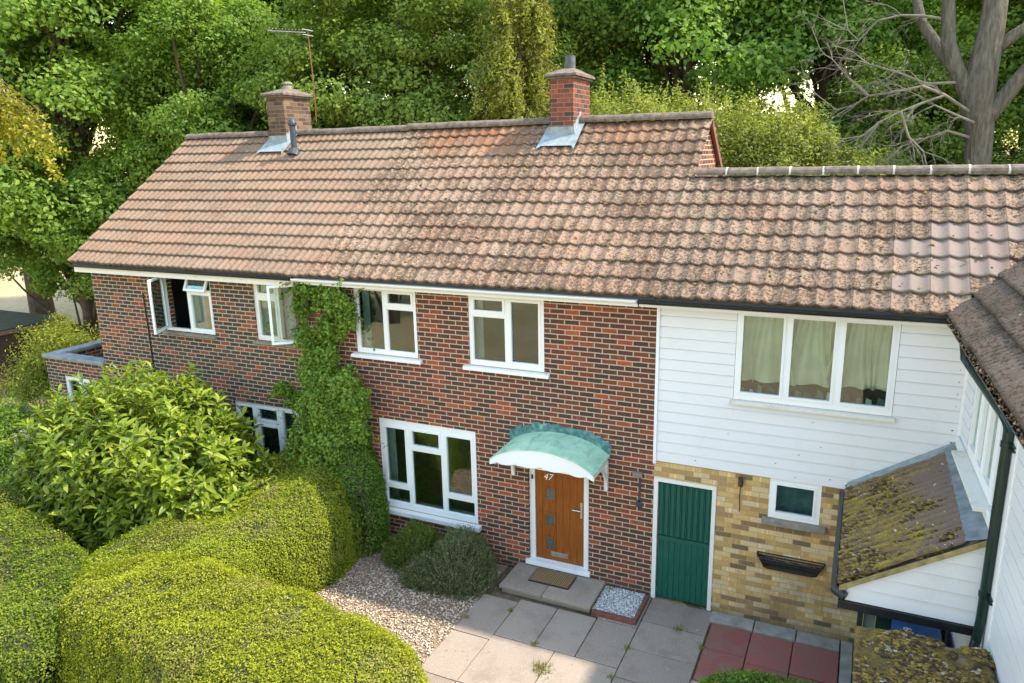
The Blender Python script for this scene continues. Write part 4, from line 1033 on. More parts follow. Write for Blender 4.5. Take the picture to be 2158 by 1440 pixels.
S_W = NW*math.cos(PITCH) + Vector((0, 0, 1))*math.sin(PITCH); N_W = WN*math.sin(PITCH) + Vector((0, 0, 1))*math.cos(PITCH)
Oe = Vector(WING.p(-2.35, EW, 4.585)); 
NCW = 12
LW_ = WL+.15+2.35
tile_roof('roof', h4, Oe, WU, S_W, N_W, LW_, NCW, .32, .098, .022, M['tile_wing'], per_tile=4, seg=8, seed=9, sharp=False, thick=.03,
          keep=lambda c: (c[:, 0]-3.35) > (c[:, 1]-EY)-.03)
mbd = MB(); a = Vector(WING.p(.0, EW-.03, 4.57)); b = a + S_W*(.32*NCW); mbd.prism([a, b, b-Vector((0, 0, .05)), a-Vector((0, 0, .05))], WU*(WL+.1)); mbd.build('roof_deck', M['dark_fill'], h4)
# rear slope of the wing (never seen, closes the roof)
bk = MB(); b2 = b + (NW*3.1 - Vector((0, 0, 2.2))); bk.prism([b, b2, b2-Vector((0, 0, .05)), b-Vector((0, 0, .05))], WU*(WL+.1)); bk.build('rear_roof', M['tile_wing'], h4)
g4 = gutter(h4, WING, -.02, WL+.1, 4.52, .235, 'mossgut' if 'mossgut' in M else 'black_plastic', 'white_frame', fz0=4.42)
# moss and leaf litter in the gutter
r = np.random.default_rng(21); n = 900
uu = r.uniform(.0, WL, n); vv = r.uniform(.24, .35, n); zz = 4.525+r.uniform(0, .05, n)
ctr = np.array([WING.p(a, b, c) for a, b, c in zip(uu, vv, zz)]); s = r.uniform(.006, .022, n)
base = np.array([[1, 0, 0], [-1, 0, 0], [0, 1, 0], [0, -1, 0], [0, 0, 1], [0, 0, -1]], float)
V = (ctr[:, None, :] + base[None]*s[:, None, None]*r.uniform(.5, 1.3, (n, 6, 1))).reshape(-1, 3)
tri = np.array([[0, 2, 4], [2, 1, 4], [1, 3, 4], [3, 0, 4], [2, 0, 5], [1, 2, 5], [3, 1, 5], [0, 3, 5]])
npmesh('gutter_litter', V, (tri[None]+(np.arange(n)*6)[:, None, None]).reshape(-1, 3), stones('moss crumbs', [(0, (.04, .03, .02)), (.5, (.13, .09, .05)), (.8, (.28, .15, .08)), (1, (.42, .34, .26))]), h4)
vf = MB(); v0 = Vector(WING.p(-.02, EW+.01, 4.62)); 
vf.face([v0, v0+Vector((.12, .02, .06)), v0+Vector((.42, .40, .36)), v0+Vector((.34, .42, .33))]); vf.build('valley_flashing', M['lead_pale'], h4, fix=False)
dp = MB(); dp.tube([WING.p(1.35, .30, 4.50), WING.p(1.35, .28, 4.36), WING.p(1.45, .23, 4.29), WING.p(2.46, .10, 4.14), WING.p(2.56, .075, 4.04), WING.p(2.56, .075, 2.2), WING.p(2.56, .09, 2.0), WING.p(2.62, .12, 1.85), WING.p(2.62, .12, .1)], .042, 14)
for zz in (2.45, 3.9): dp.tube([WING.p(2.56, .075, zz), WING.p(2.56, .075, zz+.05)], .050, 14); dp.box(WING, 2.59, 2.70, .035, .055, zz, zz+.015); dp.box(WING, 2.59, 2.70, .035, .055, zz+.035, zz+.05)
dp.build('downpipe', M['green_pipe'], h4, smooth=False)

# ------------------------------------------------------------------ LEAN-TO
lt = empty('lean_to_porch', (3.1, -1.2, 0), 'lean-to porch with moss covered corrugated roof in the inner corner', 'porch')
LX0, LX1, LY0, LY1, LZ0, LZ1 = 2.50, 3.70, -.03, -2.47, 2.22, 2.99
nu = 120; nv = 26
uu = np.linspace(0, 1, nu*2+1); ss = np.linspace(0, 1, nv+1)
UU, SS = np.meshgrid(uu, ss)
X = LX0-.02 + (LX1-LX0-.16)*SS; Y = LY0 + (LY1-LY0)*UU + 0.085*SS*UU*0; Z = LZ0 + (LZ1-LZ0)*(LX1-LX0-.16)/(LX1-LX0)*SS
Z = Z + .026*np.cos(UU*19*2*np.pi) + .006*(SS % .5 < .25) 
P = np.stack([X.ravel(), Y.ravel(), Z.ravel()], 1)
P[:, 2] += (np.maximum(0, snoise(P*np.array([1.5, 4, 1]), 1.6))*.020+np.maximum(0, snoise(P*np.array([1, 2.5, 1]), 6))*.016)*np.clip((3.65-P[:, 0])*2, .1, 1) + .005*snoise(P, 14)
n = nu*2+1; i, j = np.meshgrid(np.arange(nu*2), np.arange(nv)); b = (j*n+i).ravel()
npmesh('roof', P, np.stack([b, b+1, b+n+1, b+n], 1), M['corrugated'], lt)
rm = np.random.default_rng(77); nm_ = 15000; px_ = LX0+(rm.uniform(0, 1, nm_)**1.25)*(LX1-LX0-.2); py_ = LY0+(LY1-LY0)*rm.uniform(.02, .99, nm_)
qz_ = np.stack([px_*1.4, py_*3.2, np.zeros(nm_)], 1); ok_ = (snoise(qz_, 1.5)+.5*snoise(qz_, 5)+np.cos((py_-LY0)/(LY1-LY0)*19*2*np.pi)*-.35 > (px_-LX0)*.75-.35); px_, py_ = px_[ok_], py_[ok_]
pz_ = LZ0+(LZ1-LZ0)/(LX1-LX0)*(px_-LX0)+.026*np.cos((py_-LY0)/(LY1-LY0)*19*2*np.pi)+.012
lumps('moss', lt, np.stack([px_, py_, pz_], 1), .016, M['moss_cushion'], 78)
un = MB(); sl_t = (LZ1-LZ0)/(LX1-LX0)
un.hexa([(LX0, LY1+.03, LZ0-.06), (LX1, LY1+.03, LZ1-.06), (LX1, LY0, LZ1-.06), (LX0, LY0, LZ0-.06), (LX0, LY1+.03, LZ0-.03), (LX1, LY1+.03, LZ1-.03), (LX1, LY0, LZ1-.03), (LX0, LY0, LZ0-.03)])
un.build('roof_deck', M['stone_sill'], lt)
cdirt = MB(); 
cdirt.hexa([(LX0, LY1-.012, LZ0-.055), (LX1+.05, LY1-.012, LZ1-.035), (LX1+.05, LY1+.0, LZ1-.035), (LX0, LY1+.0, LZ0-.055), (LX0, LY1-.012, LZ0+.005), (LX1+.05, LY1-.012, LZ1+.025), (LX1+.05, LY1, LZ1+.025), (LX0, LY1, LZ0+.005)])
cdirt.build('bargeboard', plain('mossy yellow bargeboard', (.34, .27, .12), .9, 12, .5), lt)
fsh = MB()
fsh.prism([(LX1-.20, 0-.02, LZ1-.10), (LX1+.02, -.02, LZ1+.02), (LX1+.02, -.02, LZ1+.035), (LX1-.20, -.02, LZ1-.075)], (.0, 0, 0)) if False else None
nf = 40; fv = []; 
for k in range(nf+1):
    y = LY0 + (LY1-LY0+.0)*k/nf; dx = .006*math.sin(k*1.7)
    xw = 3.68 + math.tan(TH)*(-y)
    fv += [(LX1-.19+dx, y, LZ0+(LX1-.19-LX0)*sl_t+.050+.004*math.sin(k*2.1)), (xw-.03, y, LZ1+.008), (xw-.028, y, LZ1+.05)]
b = np.arange(nf)*3; npmesh('flashing', np.array(fv), np.concatenate([np.stack([b, b+1, b+4, b+3], 1), np.stack([b+1, b+2, b+5, b+4], 1)]), M['lead'], lt)
f2 = []
for k in range(21):
    x = LX0+(LX1-LX0)*k/20; z = LZ0+(x-LX0)*sl_t
    f2 += [(x, LY0-.002-.0, z+.075), (x, LY0-.03, z+.035), (x, LY0-.14-.02*math.sin(k*1.9), z+.034)]
b = np.arange(20)*3; npmesh('flashing', np.array(f2), np.concatenate([np.stack([b, b+1, b+4, b+3], 1), np.stack([b+1, b+2, b+5, b+4], 1)]), M['lead_pale'], lt)
FY = Fr((0, LY1+.05, 0), (1, 0, 0), (0, -1, 0))
def clipb(zc, p, q): return (max(p, LX0+.05+(zc+.05-LZ0)/sl_t), q)
gbm = MB(); gz = 2.06
while gz < LZ1-.05:
    gt = min(gz+.15, LZ1-.05)
    def gx(z, m_=.02): return LX0 + max(0, (z+.055-LZ0)/sl_t) + m_
    for (za, zb, v0, v1) in ((gz, gt-.001, .026, .012),):
        gbm.hexa([FY.p(gx(za), 0, za), FY.p(3.74, 0, za), FY.p(3.74, v0, za+.004), FY.p(gx(za), v0, za+.004), FY.p(gx(zb), 0, zb), FY.p(3.74, 0, zb), FY.p(3.74, v1, zb-.004), FY.p(gx(zb), v1, zb-.004)])
    gz += .15
gbm.build('cladding', M['board'], lt)
bb_ = MB(); bb_.box(FY, LX0+.0, 3.74, -.02, .05, 1.97, 2.058); bb_.build('beam', M['black_plastic'], lt, bevel=.004)
gl_ = MB(); gl_.tube([(LX0-.03, LY0-.02, 2.15), (LX0-.03, LY1+.03, 2.15), (LX0+.06, LY1-.02, 2.12)], .05, 10); gl_.build('gutter', M['black_plastic'], lt)
pp = MB(); pp.box(FY, LX0+.19, LX0+.24, -.06, 0, -.1, 1.969); pp.build('post', M['green_pipe'], lt); pp = MB(); pp.box(FY, LX0+.36, LX0+.50, -.09, -.05, -.1, 1.969); pp.build('post', M['green_pipe'], lt)
p2 = MB(); p2.box(FY, LX0+.25, LX0+.35, -.10, -.06, -.1, 1.969); p2.build('panel', plain('grey green panel', (.10, .15, .14), .7, 6, .4), lt)
# bins inside the porch corner
def wheelie(name, x, y, top, lidmat, bodymat, label, txt=None):
    b_ = empty(name, (x, y, 0), label, 'wheelie bin')
    mb = MB(); z = top-.06
    mb.hexa([(x-.22, y-.24, .05), (x+.22, y-.24, .05), (x+.22, y+.24, .05), (x-.22, y+.24, .05), (x-.28, y-.30, z), (x+.28, y-.30, z), (x+.28, y+.30, z), (x-.28, y+.30, z)])
    mb.build('body', bodymat, b_, bevel=.01)
    l = MB(); l.hexa([(x-.31, y-.34, z+.001), (x+.31, y-.34, z+.001), (x+.31, y+.32, z+.001), (x-.31, y+.32, z+.001), (x-.28, y-.31, top-.015), (x+.28, y-.31, top-.015), (x+.27, y+.28, top+.01), (x-.27, y+.28, top+.01)])
    lid = l.build('lid', lidmat, b_, bevel=.015)
    for sx in (-.2, .2):
        wv = MB(); wv.tube([(x+sx-.03, y+.26, .10), (x+sx+.03, y+.26, .10)], .10, 14); wv.build('wheel', M['rubber'], b_)
    if txt: text_mesh(txt, .13, .002, (x+.02, y-.24, top+.004), (-.25, .97, .03), (-.97, -.25, 0), 'painted_number', M['white_paint'], lid)
    return b_
wheelie('wheelie_bin', 3.30, -1.05, 1.12, M['bin_blue'], M['bin_blue'], 'blue wheelie bin with white number in the porch corner', '19')
wheelie('wheelie_bin', 3.27, -.38, 1.14, M['bin_green'], M['bin_green'], 'green wheelie bin behind the blue one in the porch corner')

# ------------------------------------------------------------------ BIN STORE
bs = empty('bin_store', (3.2, -4.2, 0), 'flat topped store with a slab roof thick with ochre moss', 'store')
nx, ny = 70, 120; X0, X1, Y0, Y1 = 2.66, 3.76, -2.86, -5.2
xs = np.linspace(0, 1, nx+1); ys = np.linspace(0, 1, ny+1); XX, YY = np.meshgrid(xs, ys)
Xg = X0 + (X1+.03*YY*2-X0)*XX; Yg = Y0+(Y1-Y0)*YY + .02*np.sin(XX*7)
Pg = np.stack([Xg.ravel(), Yg.ravel(), np.zeros(Xg.size)], 1)
Zg = 2.10 + .02*snoise(Pg, 2.2) + .012*snoise(Pg, 7) + .006*snoise(Pg, 19)
edge = np.minimum(np.minimum(XX.ravel(), 1-XX.ravel())*(X1-X0), np.minimum(YY.ravel(), 1-YY.ravel())*(Y0-Y1))
Zg -= .05*np.exp(-edge/.03)
Pg[:, 2] = Zg; n = nx+1; i, j = np.meshgrid(np.arange(nx), np.arange(ny)); b = (j*n+i).ravel()
npmesh('slab_roof', Pg, np.stack([b, b+1, b+n+1, b+n], 1), M['moss_slab'], bs, smooth=True)
rm = np.random.default_rng(79); nm_ = 12000; px_ = rm.uniform(X0+.02, X1-.02, nm_); py_ = rm.uniform(Y1, Y0-.02, nm_); qz_ = np.stack([px_, py_, np.zeros(nm_)], 1); pz_ = 2.10+.02*snoise(qz_, 2.2)+.012*snoise(qz_, 7)+.003; ok_ = snoise(qz_, 2.6)+.5*snoise(qz_, 8) > -.15
lumps('moss', bs, np.stack([px_, py_, pz_], 1)[ok_], .017, M['moss_cushion'], 80)
MB().box(WIDE, X0+.005, X1+.05, -Y0-.005, -Y1-.01, 1.99, 2.045).build('slab', M['stone_sill'], bs)
sw_ = MB(); sw_.box(WIDE, X0+.10, X0+.20, -Y0+.02+0, -Y1-.05, -.1, 1.989); sw_.box(WIDE, X0+.2, X1-.0, -Y1-.15, -Y1-.05, -.1, 1.989); sw_.build('wall', M['brick_yellow'], bs)

# ------------------------------------------------------------------ foliage helpers
def unit(a): return a/np.maximum(1e-9, np.linalg.norm(a, axis=-1, keepdims=True))
def leaf_quads(P, Nn, size, r, asp=.55, fold=.0):
    """rhombic leaves: P centres, Nn normals"""
    n = len(P); Nn = unit(Nn); t = r.normal(size=(n, 3)); A = unit(np.cross(Nn, t)); B = np.cross(Nn, A)
    s = (size*r.uniform(.6, 1.35, n))[:, None]
    q0 = P - A*s*.5; q1 = P + B*s*asp*.5 + Nn*s*.06; q2 = P + A*s*.5 - Nn*s*.10; q3 = P - B*s*asp*.5 + Nn*s*.06
    V = np.stack([q0, q1, q2, q3], 1).reshape(-1, 3); F_ = np.arange(4*n).reshape(-1, 4)
    return V, F_

def hedge(name, label, path, hw, hh, n_leaf, mat, core, seed, size=.028, group=None, pw=.55, ends=(1, 1), zbase=-.04, roughn=.10, parent=None, cat='hedge'):
    """path: points (x,y); rounded box section; leaves scattered over it"""
    r = np.random.default_rng(seed); path = np.array(path, float); hw = np.array(hw, float); hh = np.array(hh, float)
    seg = np.linalg.norm(np.diff(path, axis=0), axis=1); cum = np.concatenate([[0], np.cumsum(seg)]); L = cum[-1]
    def at(t):  # t in metres
        return (np.stack([np.interp(t, cum, path[:, 0]), np.interp(t, cum, path[:, 1])], 1), np.interp(t, cum, hw), np.interp(t, cum, hh))
    def surf(t, ph, sc=1.):
        # t extends beyond both ends by the half width: rounded caps
        tc = np.clip(t, 0, L); over = t-tc
        c, w_, h_ = at(tc); c2, _, _ = at(np.clip(tc+.5, 0, L)); c1, _, _ = at(np.clip(tc-.5, 0, L)); d = unit(c2-c1)
        nrm = np.stack([-d[:, 1], d[:, 0]], 1)
        k = np.clip(np.abs(over)/w_, 0, 1); shr = (1-k**2.4)**.5
        co, si = np.cos(ph), np.sin(ph)
        lx = np.sign(co)*np.abs(co)**pw*w_*sc*shr; lz = np.abs(si)**pw*h_*sc*(shr**.35)
        P = np.stack([c[:, 0]+nrm[:, 0]*lx+d[:, 0]*over, c[:, 1]+nrm[:, 1]*lx+d[:, 1]*over, lz], 1)
        nn = np.stack([nrm[:, 0]*co*.9+d[:, 0]*over/w_*.9, nrm[:, 1]*co*.9+d[:, 1]*over/w_*.9, si*1.0+.05], 1)
        nn = unit(nn)
        P = P + nn*(roughn*snoise(P, .9)+roughn*.5*snoise(P, 2.3)+roughn*.28*snoise(P, 5.5))[:, None]
        P[:, 2] += zbase
        return P, nn
    w0 = hw[0]*ends[0]; w1_ = hw[-1]*ends[1]
    t = r.uniform(-w0, L+w1_, n_leaf)
    # arc-length-like sampling of the section
    pf = np.linspace(0, np.pi, 721); sx = np.sign(np.cos(pf))*np.abs(np.cos(pf))**pw*hw.mean(); sz = np.abs(np.sin(pf))**pw*hh.mean()
    al = np.concatenate([[0], np.cumsum(np.hypot(np.diff(sx), np.diff(sz)))]); ph = np.interp(r.uniform(0, al[-1], n_leaf), al, pf)
    P, nn = surf(t, ph)
    P = P + nn*(r.normal(-.012, .024, n_leaf)+.035*np.maximum(0, snoise(P, 9))*r.uniform(0, 1, n_leaf) + (r.uniform(0, 1, n_leaf) < .05)*r.uniform(.01, .07, n_leaf)*(snoise(P, 5) > .1))[:, None]
    nn = unit(nn*.9 + r.normal(size=nn.shape)*.55 + np.array([0, 0, .35]))
    kp = ~((snoise(P, 3.1) < -.62) & (r.uniform(0, 1, n_leaf) < .62)); P, nn = P[kp], nn[kp]
    V, F_ = leaf_quads(P, nn, size, r, .6)
    root = empty(name, (float(path[:, 0].mean()), float(path[:, 1].mean()), 0), label, cat, group) if parent is None else parent
    npmesh('foliage', V, F_, mat, root)
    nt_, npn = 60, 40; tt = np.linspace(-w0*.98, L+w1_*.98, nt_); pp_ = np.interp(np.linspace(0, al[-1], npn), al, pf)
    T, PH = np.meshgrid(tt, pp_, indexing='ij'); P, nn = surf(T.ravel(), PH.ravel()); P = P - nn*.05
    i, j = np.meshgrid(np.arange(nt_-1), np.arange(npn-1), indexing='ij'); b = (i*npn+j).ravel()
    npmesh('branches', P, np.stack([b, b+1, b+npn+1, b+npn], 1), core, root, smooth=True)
    return root
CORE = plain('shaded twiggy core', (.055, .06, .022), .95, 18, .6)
L_HEDGE = leaf_mat('yellow green hedge leaf', ((.10, .13, .008), (.26, .29, .014), (.39, .39, .03), (.36, .30, .09)), var=.6, scale=1.6, tan=.6)
L_HEDGE2 = leaf_mat('green hedge leaf', ((.08, .12, .008), (.21, .265, .014), (.35, .37, .03), (.36, .30, .10)), var=.55, scale=1.3, tan=.7)
L_HEDGE3 = leaf_mat('dark green hedge leaf', ((.04, .085, .008), (.12, .18, .012), (.26, .28, .025), (.32, .27, .06)), var=.5, scale=1.0, tan=.5)
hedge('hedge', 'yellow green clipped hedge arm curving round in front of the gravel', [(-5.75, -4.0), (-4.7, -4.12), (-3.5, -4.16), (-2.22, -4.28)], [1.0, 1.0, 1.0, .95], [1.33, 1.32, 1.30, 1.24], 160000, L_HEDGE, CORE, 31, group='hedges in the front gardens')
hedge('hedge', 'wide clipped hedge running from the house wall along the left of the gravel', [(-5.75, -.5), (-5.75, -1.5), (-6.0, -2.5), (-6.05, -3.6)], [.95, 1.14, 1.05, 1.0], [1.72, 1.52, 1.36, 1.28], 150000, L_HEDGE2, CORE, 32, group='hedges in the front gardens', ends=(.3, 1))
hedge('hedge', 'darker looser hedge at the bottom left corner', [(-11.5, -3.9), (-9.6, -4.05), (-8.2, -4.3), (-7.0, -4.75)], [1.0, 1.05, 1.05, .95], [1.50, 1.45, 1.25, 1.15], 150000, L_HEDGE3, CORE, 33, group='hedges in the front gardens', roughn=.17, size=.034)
hedge('clipped_shrub', 'round bright green clipped shrub beside the red paving', [(1.85, -2.62), (2.42, -2.62)], [.74, .72], [.96, .93], 26000, leaf_mat('bright green conifer leaf', ((.05, .12, .012), (.13, .24, .02), (.22, .33, .04)), var=.6, scale=2.5), CORE, 34, size=.03, roughn=.07, pw=.8, cat='shrub')

# shrubs with upright greyish sprigs
def sprig_shrub(name, label, c, rad_, h, n, mat, seed, group=None, size=.034, cat='shrub', strand=.19):
    r = np.random.default_rng(seed); root = empty(name, (c[0], c[1], 0), label, cat, group)
    th = r.uniform(0, 2*np.pi, n); ph = np.arccos(r.uniform(0, 1, n)); 
    d = np.stack([np.sin(ph)*np.cos(th), np.sin(ph)*np.sin(th), np.cos(ph)], 1)
    sc_ = 1+.18*snoise(d*1.3+seed, 1.1)+.14*snoise(d*3+seed, 2)
    P0 = np.array([c[0], c[1], 0]) + d*np.array([rad_[0], rad_[1], h])*(sc_*r.uniform(.86, 1.03, n))[:, None]
    # each sprig: leaves along a short upward strand
    k = 6; up = unit(d*.6+np.array([0, 0, .9])+r.normal(size=(n, 3))*.3)
    Ps = []; Ns = []
    for j in range(k):
        Ps.append(P0+up*(strand*(j/k-.5))); Ns.append(unit(np.cross(up, r.normal(size=(n, 3)))*1.0+up*.35))
    V, F_ = leaf_quads(np.concatenate(Ps), np.concatenate(Ns), size, r, .38)
    npmesh('foliage', V, F_, mat, root)
    mb = MB()
    for j in range(14):
        a = r.uniform(0, 6.28); e = r.uniform(.3, .8)
        mb.tube([(c[0]+.04*math.cos(a), c[1]+.04*math.sin(a), -.05), (c[0]+rad_[0]*.4*e*math.cos(a), c[1]+rad_[1]*.4*e*math.sin(a), h*.45), (c[0]+rad_[0]*.8*e*math.cos(a), c[1]+rad_[1]*.8*e*math.sin(a), h*.8)], [.018, .012, .005], 5)
    mb.build('stems', M['bark'], root)
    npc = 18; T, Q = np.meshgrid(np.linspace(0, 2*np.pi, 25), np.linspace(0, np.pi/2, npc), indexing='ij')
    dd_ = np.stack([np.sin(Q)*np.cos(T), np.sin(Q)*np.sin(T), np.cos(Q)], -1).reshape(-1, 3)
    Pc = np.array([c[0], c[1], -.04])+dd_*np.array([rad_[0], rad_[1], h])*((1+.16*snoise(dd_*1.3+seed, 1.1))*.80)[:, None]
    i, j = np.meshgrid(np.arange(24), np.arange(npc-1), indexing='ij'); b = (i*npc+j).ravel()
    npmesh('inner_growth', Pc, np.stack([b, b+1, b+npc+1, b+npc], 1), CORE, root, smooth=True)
    return root
L_LAV = leaf_mat('grey green lavender leaf', ((.06, .09, .03), (.17, .20, .085), (.32, .34, .20)), var=.65, scale=4)
L_SAGE = leaf_mat('fresh green shrub leaf', ((.05, .09, .015), (.13, .18, .03), (.24, .30, .06)), var=.6, scale=3)
sprig_shrub('shrub', 'larger grey green lavender bush left of the doorstep', (-2.86, -.66), (.58, .60), .72, 3000, L_LAV, 41, 'shrubs under the window')
sprig_shrub('shrub', 'fresh green bush under the large window by the wall', (-3.75, -.50), (.55, .42), .55, 3000, L_SAGE, 42, 'shrubs under the window')
sprig_shrub('shrub', 'small low dull green bush in front of the window shrubs', (-3.35, -.98), (.32, .30), .36, 1300, L_LAV, 43, 'shrubs under the window')
def grass_tuft(name, label, c, n, h, seed, spread=.15):
    r = np.random.default_rng(seed); x = c[0]+r.normal(0, spread, n); y = c[1]+r.normal(0, spread, n)
    a = r.uniform(0, 6.28, n); hh = h*r.uniform(.4, 1.2, n); ln = r.uniform(.1, .6, n)*hh; w_ = .006
    P0 = np.stack([x, y, np.zeros(n)], 1); T = P0+np.stack([np.cos(a)*ln, np.sin(a)*ln, hh], 1); B = np.stack([-np.sin(a)*w_, np.cos(a)*w_, np.zeros(n)], 1)
    V = np.stack([P0-B, P0+B, T+B*.2, T-B*.2], 1).reshape(-1, 3)
    o = npmesh(name, V, np.arange(4*n).reshape(-1, 4), L_GRASS, None, loc=(c[0], c[1], 0)); tag(o, label, 'weeds')
L_GRASS = leaf_mat('weed blade', ((.12, .16, .03), (.26, .27, .08), (.40, .34, .16)), var=.8)
grass_tuft('weeds', 'yellowing grass tuft growing from the crossing of four paving slabs', (-.86, -2.15), 150, .07, 51, .06)
grass_tuft('weeds', 'small weed in the joint in front of the green door', (.55, -.63), 90, .04, 52, .05)
grass_tuft('weeds', 'small green weed at the wall end of the white gravel bed', (-.58, -.10), 90, .07, 53, .03)
grass_tuft('weeds', 'tiny weed in the paving joint left of the doorstep corner', (-1.76, -1.15), 50, .04, 54, .02)

for i, (x_, y_, l_) in enumerate(((-1.15, -1.72, 'tiny weed where three slabs meet below the doorstep'), (.93, -.9, 'weed strip in the joint beside the red paving'), (.03, -1.3, 'small weed in the long joint in front of the planter'), (-2.3, -1.55, 'weeds between the gravel and the first slab'), (.0, -1.95, 'tiny weed far down the long joint'))):
    grass_tuft('weeds', l_, (x_, y_), 40, .035, 60+i, .03)
# ------------------------------------------------------------------ laurel
def big_leaf(P, D_, Up, L_, W_, droop, r):
    """curved leaf blades: n leaves with 4x... strip of 5 sections, 3 verts wide"""
    n = len(P); D_ = unit(D_); S_ = unit(np.cross(D_, Up)); N_ = np.cross(S_, D_)
    prof = np.array([.10, .62, 1.0, .82, .06]); ts = np.array([0, .25, .5, .78, 1.0])
    V = np.zeros((n, 5, 3, 3))
    for k in range(5):
        c = P + D_*(L_*ts[k])[:, None] - N_*(droop*L_*ts[k]**2)[:, None]
        w_ = (W_*prof[k]*.5)[:, None]
        V[:, k, 0] = c - S_*w_ + N_*w_*.35; V[:, k, 1] = c; V[:, k, 2] = c + S_*w_ + N_*w_*.35
    V = V.reshape(-1, 3); f = []
    for k in range(4):
        for m_ in range(2): f.append([k*3+m_, k*3+m_+1, k*3+m_+4, k*3+m_+3])
    F_ = (np.array(f)[None]+(np.arange(n)*15)[:, None, None]).reshape(-1, 4)
    return V, F_
def laurel(label, c, R_, H_, nshoot, seed):
    r = np.random.default_rng(seed); root = empty('laurel_bush', (c[0], c[1], 0), label, 'bush')
    VV, FF = [], []; base = 0; mb = MB()
    lay = [(1.0, nshoot), (.82, int(nshoot*.7)), (.62, int(nshoot*.4))]
    for sc_, m_ in lay:
        th = r.uniform(0, 2*np.pi, m_); cz = r.uniform(-.75, 1, m_); ph = np.arccos(cz)
        d = np.stack([np.sin(ph)*np.cos(th), np.sin(ph)*np.sin(th), np.cos(ph)], 1)
        lump = 1+.13*snoise(d*1.2+seed, .9)+.10*r.normal(size=m_)*.6
        tip = np.array([c[0], c[1], H_*.48]) + d*np.array([R_[0], R_[1], H_*.52])*(lump*sc_)[:, None]
        ax = unit(d*np.array([.55, .55, .4])+np.array([0, 0, .85])+r.normal(size=(m_, 3))*.22)
        for i in range(m_):
            nl = r.integers(8, 14); ln = r.uniform(.18, .34)
            j = np.arange(nl); t = j/(nl-1); ang = j*2.4+r.uniform(0, 6)
            A = unit(np.cross(ax[i], [.2, .9, .1])); B = np.cross(ax[i], A)
            rad_ = A[None]*np.cos(ang)[:, None]+B[None]*np.sin(ang)[:, None]
            D_ = unit(rad_*(1.0-.62*t)[:, None] + ax[i][None]*(.25+.75*t)[:, None])
            P = tip[i] - ax[i]*(ln*(1-t))[:, None]
            L_ = r.uniform(.10, .24, nl)*r.uniform(.8, 1.1)*(1-.35*(t > .85)); V, F_ = big_leaf(P, D_, np.tile(ax[i], (nl, 1))+r.normal(size=(nl, 3))*.15, L_, L_*.36, r.uniform(.15, .75, nl), r)
            VV.append(V); FF.append(F_+base); base += len(V)
            if sc_ > .9 and i % 3 == 0:
                q = tip[i]-ax[i]*ln; mb.tube([tuple(np.array([c[0], c[1], .3])*.5+q*.5), tuple(q), tuple(tip[i])], [.012, .007, .004], 4, cap=False)
    npmesh('foliage', np.concatenate(VV), np.concatenate(FF), L_LAUREL, root, smooth=True)
    for j in range(9):
        a = j*.7; mb.tube([(c[0]+.06*math.cos(a), c[1]+.06*math.sin(a), -.05), (c[0]+R_[0]*.35*math.cos(a), c[1]+R_[1]*.35*math.sin(a), H_*.4), (c[0]+R_[0]*.6*math.cos(a), c[1]+R_[1]*.6*math.sin(a), H_*.75)], [.035, .022, .01], 6)
    mb.build('stems', M['bark'], root)
    return root
L_LAUREL = leaf_mat('glossy laurel leaf', ((.045, .095, .008), (.17, .24, .016), (.34, .39, .05), (.46, .46, .14)), var=.6, transl=.4, rough=.42, scale=1.8, spec=.35)
laurel('big leafy laurel bush with glossy pale green leaves in front of the end house', (-8.35, -1.75), (2.3, 1.5), 2.9, 950, 61)

# climber on the wall
def climber(label, blobs, n_each, mat, seed, stems, size=.062):
    r = np.random.default_rng(seed); root = empty('climbing_shrub', (-5.6, -.2, 0), label, 'climber'); Ps, Ns = [], []
    for (x, y, z, rx, ry, rz, k) in blobs:
        n = int(n_each*k); d = unit(r.normal(size=(n, 3))); d[:, 1] = -np.abs(d[:, 1])
        rr_ = (.35+.75*r.uniform(0, 1, n)**.7)*(1+.38*snoise(d*1.5+x*3+z*2, 1.5))
        P = np.array([x, y, z])+d*np.array([rx, ry, rz])*rr_[:, None]; ok = P[:, 1] < -.02
        Ps.append(P[ok]); Ns.append((d*.8+np.array([0, -.2, .6])+r.normal(size=(n, 3))*.5)[ok])
    for i in range(120):
        b = blobs[r.integers(0, len(blobs))]; q = np.array(b[:3])+unit(r.normal(size=3))*np.array(b[3:6])*.95; q[1] = min(q[1], -.05); d = unit(np.array([r.normal()*.8, -.25, r.uniform(-.9, .6)])); n = r.integers(12, 34)
        t = np.linspace(0, r.uniform(.2, .6), n); P = q+d*t[:, None]+np.array([0, 0, -.5])*(t**2)[:, None]+r.normal(size=(n, 3))*.018; P[:, 1] = np.minimum(P[:, 1], -.03)
        Ps.append(P); Ns.append(r.normal(size=(n, 3))+np.array([0, -.4, .8]))
    V, F_ = leaf_quads(np.concatenate(Ps), np.concatenate(Ns), size, r, .55)
    npmesh('foliage', V, F_, mat, root)
    mb = MB()
    for s_ in stems: mb.tube(s_, [.022-.012*i/len(s_) for i in range(len(s_))], 6)
    mb.build('stems', M['twig'], root)
    return root
L_CLIMB = leaf_mat('light climber leaf', ((.05, .10, .014), (.15, .25, .028), (.28, .37, .06), (.37, .40, .14)), var=.55, scale=2.2)
